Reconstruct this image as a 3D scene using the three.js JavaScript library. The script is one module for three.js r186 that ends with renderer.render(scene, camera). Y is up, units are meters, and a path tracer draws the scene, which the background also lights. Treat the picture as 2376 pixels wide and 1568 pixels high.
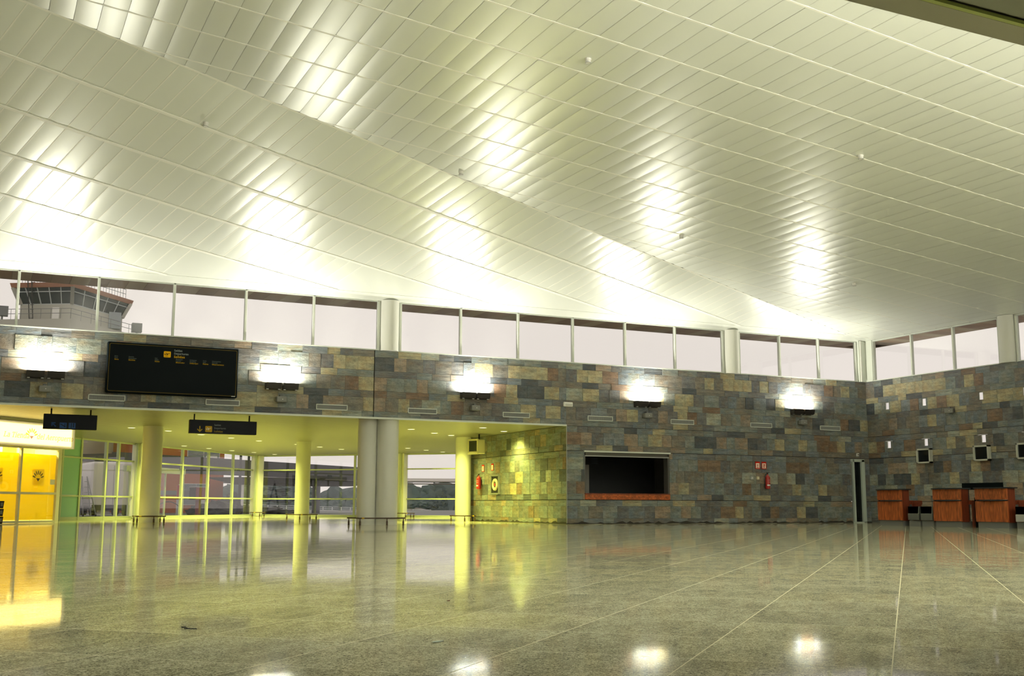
import * as THREE from 'three';
import { RoundedBoxGeometry } from 'three/addons/geometries/RoundedBoxGeometry.js';
import { RectAreaLightUniformsLib } from 'three/addons/lights/RectAreaLightUniformsLib.js';
import { mergeGeometries } from 'three/addons/utils/BufferGeometryUtils.js';

// ------------------------------------------------------------------ camera, sky, exposure
const scene = new THREE.Scene();
const camera = new THREE.PerspectiveCamera(33.87, 2376 / 1568, 0.1, 2000);
{
  const yaw = THREE.MathUtils.degToRad(25.556), pitch = THREE.MathUtils.degToRad(8.610), roll = THREE.MathUtils.degToRad(0.183);
  const f = new THREE.Vector3(Math.sin(yaw) * Math.cos(pitch), Math.sin(pitch), -Math.cos(yaw) * Math.cos(pitch));
  const r = new THREE.Vector3(Math.cos(yaw), 0, Math.sin(yaw)), u = new THREE.Vector3().crossVectors(r, f);
  camera.position.set(0, 0.571, 0);
  camera.up.copy(u.multiplyScalar(Math.cos(roll)).addScaledVector(r, -Math.sin(roll)));
  camera.lookAt(camera.position.clone().add(f));
}
scene.background = new THREE.Color().setRGB(0.83, 0.76, 0.70);        // even overcast sky
RectAreaLightUniformsLib.init();
const renderer = new THREE.WebGLRenderer();
renderer.toneMapping = THREE.LinearToneMapping;
renderer.toneMappingExposure = 1.0;
renderer.shadowMap.enabled = true;

const UPLIGHT = { color: new THREE.Color().setRGB(1.0, 0.965, 0.83), intensity: 500, rear: 1280 };
const DOWNLIGHT = { color: new THREE.Color().setRGB(0.98, 1.0, 0.20), intensity: 70 };
const SHOPLIGHT = { color: new THREE.Color().setRGB(1.0, 0.83, 0.25), intensity: 55 };

// ------------------------------------------------------------------ main dimensions (metres)
const ZB = -32, XR = 30.18, SILL = 5.253, HEAD = 6.81, SOFFIT = 3.186, G2 = 2.376, G3 = 0.785;
const ZREAR = -4.18, XLEFT = -12, OPEN_R = 17.28, SLOPE_UP = 0.1045, SLOPE_LOW = 0.306;

// ------------------------------------------------------------------ helpers
let seed = 20231;
const rnd = () => { seed = (seed * 1664525 + 1013904223) >>> 0; return seed / 4294967296; };
const rr = (a, b) => a + (b - a) * rnd();
const pick = (a) => a[Math.floor(rnd() * a.length)];
const V = (x, y, z) => new THREE.Vector3(x, y, z);
const lin = (r, g, b) => new THREE.Color().setRGB(r, g, b);
const used = {};
function numbered(n) { if (!(n in used)) { used[n] = 0; return n; } used[n]++; return n + '_' + String(used[n]).padStart(3, '0'); }
const std = (c, rough = 0.6, metal = 0, more = {}) => new THREE.MeshStandardMaterial({ color: c, roughness: rough, metalness: metal, ...more });
function mesh(name, geo, mat, parent) {
  const m = new THREE.Mesh(geo, mat); m.castShadow = m.receiveShadow = true;
  m.name = parent ? name : numbered(name); (parent || scene).add(m); return m;
}
function tag(o, label, category, group, kind) { o.userData.label = label; o.userData.category = category; if (group) o.userData.group = group; if (kind) o.userData.kind = kind; return o; }
function thing(name, label, category, pos = [0, 0, 0], turn = 0, group, kind) {
  const o = new THREE.Group(); o.name = numbered(name); o.position.set(...pos); o.rotation.y = turn; scene.add(o);
  return tag(o, label, category, group, kind);
}
const struct = (name, label, category, pos, turn) => thing(name, label, category, pos, turn, undefined, 'structure');
const B = (w, h, d, x = 0, y = 0, z = 0) => new THREE.BoxGeometry(w, h, d).translate(x, y, z);
const RB = (w, h, d, r, x = 0, y = 0, z = 0, s = 2) => new RoundedBoxGeometry(w, h, d, s, r).translate(x, y, z);
const CYL = (r0, r1, h, n, x = 0, y = 0, z = 0) => new THREE.CylinderGeometry(r0, r1, h, n).translate(x, y, z);
const merge = (list) => mergeGeometries(list.map((g) => (g.index ? g.toNonIndexed() : g)));
// a bar of square section between two points
function bar(a, b, w, h = w) {
  const d = b.clone().sub(a), L = d.length(), g = new THREE.BoxGeometry(w, h, L);
  const m = new THREE.Matrix4().lookAt(b, a, Math.abs(d.y) > 0.99 * L ? V(1, 0, 0) : V(0, 1, 0)).setPosition(a.clone().add(b).multiplyScalar(0.5));
  return g.applyMatrix4(m);
}
function rod(a, b, r, n = 8) {
  const d = b.clone().sub(a), g = new THREE.CylinderGeometry(r, r, d.length(), n);
  return g.applyQuaternion(new THREE.Quaternion().setFromUnitVectors(V(0, 1, 0), d.clone().normalize())).translate((a.x + b.x) / 2, (a.y + b.y) / 2, (a.z + b.z) / 2);
}
function prism(pts, depth) {      // closed outline in x,y, pushed along +z
  const s = new THREE.Shape(pts.map((p) => new THREE.Vector2(p[0], p[1])));
  return new THREE.ExtrudeGeometry(s, { depth, bevelEnabled: false });
}
// rectangle minus rectangles [x0,y0,x1,y1] -> list of rectangles
function cut(rect, holes) {
  let list = [rect];
  for (const h of holes) {
    const next = [];
    for (const r of list) {
      if (h[0] >= r[2] || h[2] <= r[0] || h[1] >= r[3] || h[3] <= r[1]) { next.push(r); continue; }
      if (h[1] > r[1]) next.push([r[0], r[1], r[2], h[1]]);
      if (h[3] < r[3]) next.push([r[0], h[3], r[2], r[3]]);
      const y0 = Math.max(r[1], h[1]), y1 = Math.min(r[3], h[3]);
      if (h[0] > r[0]) next.push([r[0], y0, h[0], y1]);
      if (h[2] < r[2]) next.push([h[2], y0, r[2], y1]);
    }
    list = next;
  }
  return list;
}
// how large a place shows in the photograph's frame (0 outside it)
const proj = new THREE.Matrix4();
{ camera.updateMatrixWorld(true); camera.updateProjectionMatrix(); proj.multiplyMatrices(camera.projectionMatrix, camera.matrixWorld.clone().invert()); }
function shows(p, area) {
  const q = p.clone().applyMatrix4(proj), d = p.distanceTo(camera.position);
  const inside = Math.abs(q.x) < 1.02 && Math.abs(q.y) < 1.02 && q.z < 1 && p.clone().sub(camera.position).dot(camera.getWorldDirection(V())) > 0;
  return inside ? area / (d * d) : 0;
}

// ------------------------------------------------------------------ textures
function noise2(w, h, cells, sd) {           // tiling value noise
  const g = []; let s = sd; const rn = () => { s = (s * 1664525 + 1013904223) >>> 0; return s / 4294967296; };
  const cx = cells[0], cy = cells[1];
  for (let i = 0; i < cx * cy; i++) g.push(rn());
  const out = new Float32Array(w * h);
  for (let y = 0; y < h; y++) for (let x = 0; x < w; x++) {
    const u = x / w * cx, v = y / h * cy, i = Math.floor(u), j = Math.floor(v); let a = u - i, b = v - j; a = a * a * (3 - 2 * a); b = b * b * (3 - 2 * b);
    const G = (p, q) => g[((q % cy) + cy) % cy * cx + ((p % cx) + cx) % cx];
    out[y * w + x] = (G(i, j) * (1 - a) + G(i + 1, j) * a) * (1 - b) + (G(i, j + 1) * (1 - a) + G(i + 1, j + 1) * a) * b;
  }
  return out;
}
function texFrom(w, h, f, srgb = true) {
  const d = new Uint8Array(w * h * 4);
  for (let i = 0; i < w * h; i++) { const c = f(i); d[4 * i] = 255 * Math.min(1, Math.max(0, c[0])); d[4 * i + 1] = 255 * Math.min(1, Math.max(0, c[1])); d[4 * i + 2] = 255 * Math.min(1, Math.max(0, c[2])); d[4 * i + 3] = 255; }
  const t = new THREE.DataTexture(d, w, h); t.magFilter = THREE.LinearFilter; t.minFilter = THREE.LinearMipmapLinearFilter; t.generateMipmaps = true;
  t.wrapS = t.wrapT = THREE.RepeatWrapping; if (srgb) t.colorSpace = THREE.SRGBColorSpace; t.needsUpdate = true; return t;
}
const N = 512;
const s1 = noise2(N, N, [10, 28], 3), s2 = noise2(N, N, [40, 90], 4), s3 = noise2(N, N, [128, 256], 5), s4 = noise2(N, N, [5, 7], 6), s5 = noise2(N, N, [9, 12], 7);
const ridge = (v) => 1 - Math.abs(2 * v - 1);
const slateMap = texFrom(N, N, (i) => {
  const k = 0.62 + 0.2 * s1[i] + 0.16 * s2[i] + 0.1 * s3[i] + 0.13 * (s4[i] - 0.5), w = 0.1 * (s5[i] - 0.5);
  return [k + w, k, k - w];
});
const slateBump = texFrom(N, N, (i) => { const k = 0.45 * s1[i] + 0.3 * ridge(s2[i]) + 0.1 * s3[i] + 0.3 * s4[i]; return [k, k, k]; }, false);
const M = 1024;
const g1 = noise2(M, M, [260, 420], 11), g2 = noise2(M, M, [120, 150], 12), g3 = noise2(M, M, [10, 26], 13), g4 = noise2(M, M, [4, 5], 14), g5 = noise2(M, M, [500, 512], 15);
const granite = texFrom(M, M, (i) => {
  let k = 0.84 + 0.12 * (g3[i] - 0.5) + 0.14 * (g4[i] - 0.5) + 0.2 * (g2[i] - 0.5) + 0.3 * (g1[i] - 0.5) + 0.2 * (g5[i] - 0.5);
  if (g1[i] < 0.27) k -= 0.2; if (g2[i] > 0.8) k += 0.06;
  return [k * 1.02, k, k * 0.9];
});
const graniteBump = texFrom(N, N, (i) => { const k = 0.7 * s4[i] + 0.3 * s5[i]; return [k, k, k]; }, false);
const woodMap = texFrom(256, 256, (() => { const a = noise2(256, 256, [40, 3], 21), b = noise2(256, 256, [90, 5], 22); return (i) => { const k = 0.82 + 0.3 * (a[i] - 0.5) + 0.25 * (b[i] - 0.5); return [k, k * 0.98, k * 0.95]; }; })());
function canvasTex(w, h, draw) {
  const c = document.createElement('canvas'); c.width = w; c.height = h; const x = c.getContext('2d'); draw(x, w, h);
  const t = new THREE.CanvasTexture(c); t.colorSpace = THREE.SRGBColorSpace; return t;
}

// ------------------------------------------------------------------ materials
const stoneTone = {
  g: [0.242, 0.263, 0.239], b: [0.222, 0.202, 0.165], s: [0.211, 0.235, 0.244], d: [0.098, 0.107, 0.113],
  t: [0.431, 0.382, 0.233], l: [0.370, 0.382, 0.307], r: [0.242, 0.164, 0.108], p: [0.329, 0.263, 0.193], k: [0.175, 0.174, 0.170],
};
const stoneMat = {};
for (const k in stoneTone) stoneMat[k] = std(lin(...stoneTone[k]), 0.62, 0, { map: slateMap, bumpMap: slateBump, bumpScale: 0.006 });
const stoneVC = std(0xffffff, 0.62, 0, { map: slateMap, bumpMap: slateBump, bumpScale: 0.006, vertexColors: true });
const matCore = std(lin(0.05, 0.048, 0.045), 0.95);
const matPlaster = std(lin(0.62, 0.60, 0.52), 0.8);
const matPanel = std(lin(0.76, 0.79, 0.725), 0.33, 0.15);
const matBatten = std(lin(0.86, 0.86, 0.78), 0.45);
const matWhiteMetal = std(lin(0.62, 0.65, 0.58), 0.4);
const matColumn = std(lin(0.66, 0.66, 0.60), 0.5);
const matBlack = new THREE.MeshPhysicalMaterial({ color: lin(0.003, 0.006, 0.007), roughness: 0.55, specularIntensity: 0.12 });
const matBlackSoft = std(lin(0.014, 0.014, 0.016), 0.75);
const matGrey = std(lin(0.16, 0.165, 0.16), 0.6);
const matLightGrey = std(lin(0.42, 0.43, 0.41), 0.5);
const matRed = std(lin(0.36, 0.02, 0.015), 0.35);
const matWhite = std(lin(0.72, 0.71, 0.66), 0.55);
const matWood = std(lin(0.62, 0.15, 0.038), 0.42, 0, { map: woodMap });
const matWoodDark = std(lin(0.30, 0.06, 0.02), 0.45, 0, { map: woodMap });
const matGlass = new THREE.MeshPhysicalMaterial({ color: 0xffffff, roughness: 0.0, transmission: 1, thickness: 0, ior: 1.45 });
const matDarkGlass = new THREE.MeshPhysicalMaterial({ color: lin(0.004, 0.006, 0.007), roughness: 0.05 });
const matSteel = std(lin(0.5, 0.5, 0.48), 0.35, 0.9);
const matBrown = std(lin(0.06, 0.03, 0.018), 0.5);

// ------------------------------------------------------------------ stone-clad walls
// local axes of a wall: x along it, y up, z out of its face
const unitStones = [];
for (let k = 0; k < 6; k++) {
  const g = new THREE.BoxGeometry(1, 1, 1), uv = g.attributes.uv, u0 = (k * 0.37) % 1, v0 = (k * 0.23) % 1;
  for (let i = 0; i < uv.count; i++) uv.setXY(i, u0 + uv.getX(i) * 0.32, v0 + uv.getY(i) * 0.26);
  unitStones.push(g);
}
const tones = 'ggggggbbbbbsssskkkkkdtrpl';
function stoneWall(wall, x0, x1, rows, holes, marks, most = 300) {
  wall.updateMatrixWorld(true);
  const list = [];
  for (const [y0, y1] of rows) {
    const big = y1 - y0 > 0.3; let x = x0;
    while (x < x1 - 0.02) {
      let w = big ? pick([0.36, 0.4, 0.4, 0.42, 0.44, 0.55, 0.62]) : pick([0.4, 0.5, 0.6, 0.62, 0.75]);
      if (x + w > x1 - 0.2) w = x1 - x;
      let tone = tones[Math.floor(rnd() * tones.length)]; const proud = rr(0, 0.014), variant = Math.floor(rnd() * 6);
      for (const m of marks) if (m[0] > x && m[0] < x + w && m[1] > y0 - 0.03 && m[1] < y1 + 0.03) tone = m[2];
      for (const r of cut([x + 0.002, y0 + 0.002, x + w - 0.002, y1 - 0.002], holes)) {
        const rw = r[2] - r[0], rh = r[3] - r[1]; if (rw < 0.012 || rh < 0.012) continue;
        const c = V((r[0] + r[2]) / 2, (r[1] + r[3]) / 2, -0.045 / 2 + proud);
        list.push({ c, w: rw, h: rh, tone, variant, s: shows(wall.localToWorld(c.clone()), rw * rh) });
      }
      x += w;
    }
  }
  list.sort((a, b) => b.s - a.s);
  list.slice(0, most).forEach((o) => { const m = mesh('stone', unitStones[o.variant], stoneMat[o.tone], wall); m.position.copy(o.c); m.scale.set(o.w, o.h, 0.045); });
  const rest = list.slice(most).map((o) => {
    const g = unitStones[o.variant].clone().scale(o.w, o.h, 0.045).translate(o.c.x, o.c.y, o.c.z), n = g.attributes.position.count, col = new Float32Array(n * 3), t = stoneTone[o.tone];
    for (let i = 0; i < n; i++) col.set(t, i * 3);
    g.setAttribute('color', new THREE.BufferAttribute(col, 3)); return g;
  });
  if (rest.length) mesh('stones', merge(rest), stoneVC, wall).userData.kind = 'stuff';
}
function core(wall, rect, holes, thick = 0.3, mat = matCore) {
  mesh('core', merge(cut(rect, holes).map((r) => B(r[2] - r[0], r[3] - r[1], thick, (r[0] + r[2]) / 2, (r[1] + r[3]) / 2, -0.045 - thick / 2))), mat, wall);
}
function course(top, list) { const out = []; let y = top; for (const h of list) { out.push([y - h, y]); y -= h; } return out; }
const NA = 0.205, BI = 0.415;
const upperRows = course(SILL - 0.005, [NA, BI, NA, BI, NA, BI, NA]);
const midRows = course(SOFFIT - 0.012, [0.195, 0.405, 0.195]);
const lowRows = course(G2 - 0.012, [0.2, 0.395, 0.395, 0.395, 0.19]);
const baseRows = course(G3 - 0.012, [0.195, 0.4, 0.176]);
const parse = (s) => s.split(' ').map((t) => { const q = t.split(','); return [+q[0], +q[1], q[2]]; });
const backMarks = parse('9.8,4.76,t 10.5,4.78,t 12.1,4.79,t 10.0,4.16,r 10.4,4.18,t 10.8,4.18,p 10.7,3.86,r 12.2,3.91,r 11.7,3.60,t 13.3,3.60,r 11.5,5.09,t 12.6,5.11,l 14.6,4.79,t 15.4,4.76,t 15.9,4.78,t 16.3,4.78,t 16.7,4.78,r 17.9,4.80,t 18.4,4.77,t 14.9,4.20,l 15.4,4.17,t 16.6,4.18,t 17.9,4.19,l 18.3,4.18,t 16.1,3.57,t 16.6,3.56,t 16.9,3.58,t 19.2,3.54,p 19.6,3.56,t 17.5,2.84,r 17.9,2.82,p 21.0,4.26,t 21.8,3.79,t 21.7,3.26,t 14.9,3.99,r 10.9,4.76,d 15.1,4.46,d 16.2,4.45,d 18.3,4.48,d 15.8,4.19,d 16.2,4.16,d 11.8,4.81,b 11.3,4.18,g 21.6,4.39,l 21.9,4.13,t 22.2,4.15,t 23.0,4.75,t 23.8,4.74,t 24.2,4.74,t 24.7,4.77,t 24.0,5.09,t 25.5,4.78,t 29.1,4.77,t 23.3,3.57,l 23.7,3.58,b 24.6,3.57,p 26.9,3.28,t 29.7,3.59,p 29.1,3.57,r 29.4,3.56,d 21.9,2.79,t 21.6,2.81,b 22.7,2.79,d 23.1,2.78,d 26.0,2.78,t 24.4,2.84,p 27.2,2.79,t 24.8,2.66,d 28.4,2.77,r 28.8,2.76,t 29.7,2.78,p 25.6,2.48,p 22.7,2.04,r 23.1,2.00,r 17.5,1.98,l 26.8,1.97,r 27.1,1.98,r 24.6,1.60,l 25.8,1.57,l 26.4,1.57,l 26.7,1.19,t 17.8,1.24,r 24.3,1.17,r 22.9,0.87,p 24.9,0.88,t 28.0,0.90,d 19.7,0.67,t 21.6,0.66,t 22.2,0.66,t 24.0,0.67,r 27.0,0.68,t 28.4,0.68,p 28.9,0.69,p 20.8,0.38,p 24.2,0.39,t 23.4,0.38,r 23.4,0.09,l 26.2,0.08,p 23.2,1.53,b 17.4,1.10,b 2.6,4.70,l 0.6,4.73,l 0.4,4.79,b 2.6,4.30,d 1.4,3.65,t 1.9,3.63,t 2.7,3.71,b 0.9,3.58,d 0.5,3.64,d 1.1,4.61,l 5.9,5.11,b 3.1,5.09,g 3.8,5.10,t 4.5,5.07,b 5.3,5.07,b 7.8,5.19,l 9.4,5.12,t 9.7,4.79,t 8.8,4.87,b 8.1,3.97,t 7.3,3.72,t 6.8,3.57,t 9.4,4.12,b 9.2,3.94,d 5.0,3.25,d 7.7,3.31,d 4.4,3.30,d 2.9,4.19,d');
const rightMarks = parse('-31.7,4.75,b -31.3,4.76,d -30.9,4.75,t -30.5,4.72,t -30.1,4.73,t -29.7,4.75,t -29.3,4.73,t -28.9,4.75,t -28.4,4.76,t -27.7,4.76,t -27.3,4.74,t -28.0,4.74,g -27.3,5.08,t -26.9,5.06,r -29.7,4.18,r -28.9,4.19,t -30.5,4.11,t -30.9,3.57,t -28.9,3.59,t -29.1,3.88,d -26.4,4.20,t -26.8,4.14,b -25.5,4.19,t -27.6,4.19,t -27.2,2.82,t -28.1,2.79,t -29.8,2.49,t -28.7,2.50,t -26.2,2.50,t -27.2,1.97,t -26.8,1.94,r -28.1,1.98,r -29.8,1.98,l -27.9,1.59,t -26.3,1.95,d -31.7,3.59,b -31.4,2.80,r -27.2,3.09,t -25.2,3.66,d -26.1,2.93,d');

// uneven strip of damp dark mortar along the foot of a wall
function dampStrip(wall, x0, x1, holes = []) {
  for (const r of cut([x0, 0, x1, 0.1], holes)) {
    const pts = [[r[0], 0]]; for (let x = r[0]; x < r[2]; x += 0.14) pts.push([x, 0.02 + 0.075 * Math.pow(rnd(), 1.6)]); pts.push([r[2], 0.03], [r[2], 0]);
    mesh('damp_mortar', prism(pts, 0.02).translate(0, 0, -0.002), std(lin(0.03, 0.026, 0.02), 0.8), wall);
  }
}
const JOINT = 10.67;
const hatch = [17.95, G3, 21.26, 2.37], doorHole = [29.27, 0, 29.93, 2.345];
{ // stone band above the wide opening: left and right of the movement joint
  const w1 = struct('wall_over_opening', 'stone band above the opening, left of the vertical joint', 'wall', [0, 0, ZB]);
  core(w1, [XLEFT, SOFFIT, JOINT - 0.012, SILL - 0.01], []); stoneWall(w1, XLEFT, JOINT - 0.012, upperRows, [], backMarks);
  const w2 = struct('wall_over_opening', 'stone band above the opening, right of the vertical joint', 'wall', [0, 0, ZB]);
  core(w2, [JOINT + 0.012, SOFFIT, OPEN_R, SILL - 0.01], []); stoneWall(w2, JOINT + 0.012, OPEN_R, upperRows, [], backMarks);
  // wall to the right of the opening, down to the floor
  const w3 = struct('wall_back', 'multicoloured slate wall with serving hatch and narrow door', 'wall', [0, 0, ZB]);
  core(w3, [OPEN_R + 0.05, 0, XR + 0.3, SILL - 0.01], [hatch, doorHole]);
  stoneWall(w3, OPEN_R, XR, [...upperRows, ...midRows, ...lowRows, ...baseRows], [hatch, doorHole], backMarks, 330);
  dampStrip(w3, OPEN_R, XR, [[doorHole[0], -1, doorHole[2], 1]]);
}
const niches = [-30.95, -29.17, -26.66, -24.9].flatMap((z) => [[z - 0.1, 4.14, z + 0.1, 4.40], [z - 0.1, 2.72, z + 0.1, 2.97]]);
{
  const w = struct('wall_right', 'slate wall with small square windows above the check-in desks', 'wall', [XR, 0, 0], -Math.PI / 2);
  core(w, [ZB - 0.35, 0, 8, SILL - 0.01], niches.map((n) => [n[0] - 0.42, n[1] - 0.04, n[2] + 0.04, n[3] + 0.08]));
  stoneWall(w, ZB, -14, [...upperRows, ...midRows, ...lowRows, ...baseRows], niches, rightMarks, 330);
  stoneWall(w, -14, -4, [[0.8, 1.6], [1.6, 2.4], [2.4, 3.2], [3.2, 4.2], [4.2, 5.24]], [], [], 0);
  const v = struct('wall_return', 'slate side wall inside the opening lit by downlights', 'wall', [OPEN_R, 0, 0], -Math.PI / 2);
  core(v, [-39.9, 0, ZB - 0.06, SOFFIT], []); stoneWall(v, -39.9, ZB, [...midRows.map(([a, b]) => [a, Math.min(b, SOFFIT - 0.01)]), ...lowRows, ...baseRows], [], [], 300);
  dampStrip(v, -39.9, ZB);
}
// plain walls that close the hall out of the frame
{
  const rear = struct('wall_rear', 'stone wall above the low soffit behind the camera', 'wall', [0, 0, ZREAR], Math.PI);
  core(rear, [-XR - 0.3, SOFFIT + 0.05, -XLEFT, SILL - 0.01], [], 0.3, std(lin(0.2, 0.19, 0.16), 0.8));
  const left = struct('wall_left', 'plain end wall of the hall outside the view', 'wall', [XLEFT, 0, 0], Math.PI / 2);
  core(left, [-8, 0, 32.3, 10.4], [], 0.3, std(lin(0.3, 0.29, 0.25), 0.8));
  const end = struct('window_entrance', 'glazed entrance front behind the camera outside the view', 'window', [0, 0, 7.5]);
  mesh('end_panel', B(12, SOFFIT, 0.2, XLEFT + 6, SOFFIT / 2, 0), matPlaster, end);
  for (let x = XLEFT + 12; x < XR; x += 3) { mesh('mullion', B(0.1, SOFFIT, 0.15, x, SOFFIT / 2, 0), matWhiteMetal, end); mesh('pane', B(2.88, SOFFIT - 0.12, 0.012, x + 1.5, SOFFIT / 2, 0), matGlass, end); }
  mesh('sill', B(XR - XLEFT, 0.08, 0.15, (XR + XLEFT) / 2, 0.04, 0), matWhiteMetal, end); mesh('head', B(XR - XLEFT, 0.4, 0.15, (XR + XLEFT) / 2, SOFFIT + 0.16, 0), matWhiteMetal, end);
}

// ------------------------------------------------------------------ floor: polished granite slabs laid at 45 degrees
const PASS = [[-9.2, ZB], [-9.2, -33.6], [2.2, -45.6], [13.4, -59.8], [26.2, -46.9], [26.2, ZB]];   // outline of the floor behind the opening
function inPoly(x, z, poly) { let c = false; for (let i = 0, j = poly.length - 1; i < poly.length; j = i++) { const [a, b] = poly[i], [d, e] = poly[j]; if ((b > z) !== (e > z) && x < (d - a) * (z - b) / (e - b) + a) c = !c; } return c; }
{
  const fl = struct('floor', 'polished beige granite floor laid in diagonal slabs', 'floor');
  const grout = new THREE.MeshStandardMaterial({ color: lin(0.78, 0.73, 0.50), roughness: 0.6 });
  const sh = new THREE.Shape([[-12, 7.5], [XR, 7.5], [XR, ZB - 0.35], [26.2, ZB - 0.35], ...PASS.slice(1, 5).reverse().map((p) => p), [-9.2, ZB - 0.3], [-12, ZB - 0.3]].map((p) => new THREE.Vector2(p[0], -p[1])));
  const base = new THREE.ExtrudeGeometry(sh, { depth: 0.3, bevelEnabled: false }).rotateX(-Math.PI / 2).translate(0, -0.3001, 0);
  mesh('grout_bed', base, grout, fl);
  const S = 0.72, c = Math.SQRT1_2, T = 0.012;
  const mats = [[1, 1, 1], [0.93, 0.93, 0.92], [1.05, 1.04, 1.0]].map((k) => new THREE.MeshPhysicalMaterial({ color: lin(0.86 * k[0], 0.855 * k[1], 0.75 * k[2]), map: granite, roughness: 0.05, bumpMap: graniteBump, bumpScale: 0.0004, ior: 1.09 }));
  const geos = [];
  for (let k = 0; k < 6; k++) {
    const g = new THREE.BoxGeometry(S - 0.005, T, S - 0.005), uv = g.attributes.uv;
    for (let i = 0; i < uv.count; i++) uv.setXY(i, (k * 0.29) % 1 + uv.getX(i) * 0.5, (k * 0.41) % 1 + uv.getY(i) * 0.5);
    g.rotateY(Math.PI / 4).translate(0, -T / 2, 0); geos.push(g);
  }
  const list = [];
  for (let a = -90; a < 90; a++) for (let b = -90; b < 90; b++) {
    const p = -0.08 + (a + 0.5) * S, q = 5.05 + (b + 0.5) * S, x = (p + q) * c, z = (p - q) * c;
    const hall = x > -11.4 && x < XR - 0.02 && z < 6.9 && z > ZB, pass = z <= ZB + 0.1 && inPoly(x, z, PASS) && !(x > OPEN_R && z > -39.8);
    if (!hall && !pass) continue;
    list.push({ x, z, m: Math.floor(rnd() * 3), g: Math.floor(rnd() * 6), s: shows(V(x, 0, z), S * S * 0.571 / Math.hypot(x, z)) });
  }
  list.sort((a, b) => b.s - a.s);
  list.slice(0, 300).forEach((o) => mesh('slab', geos[o.g], mats[o.m], fl).position.set(o.x, 0, o.z));
  for (const m of [0, 1, 2]) {
    const gs = list.slice(300).filter((o) => o.m === m).map((o) => geos[o.g].clone().translate(o.x, 0, o.z));
    if (gs.length) mesh('slabs', merge(gs), mats[m], fl).userData.kind = 'stuff';
  }
}

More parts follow.
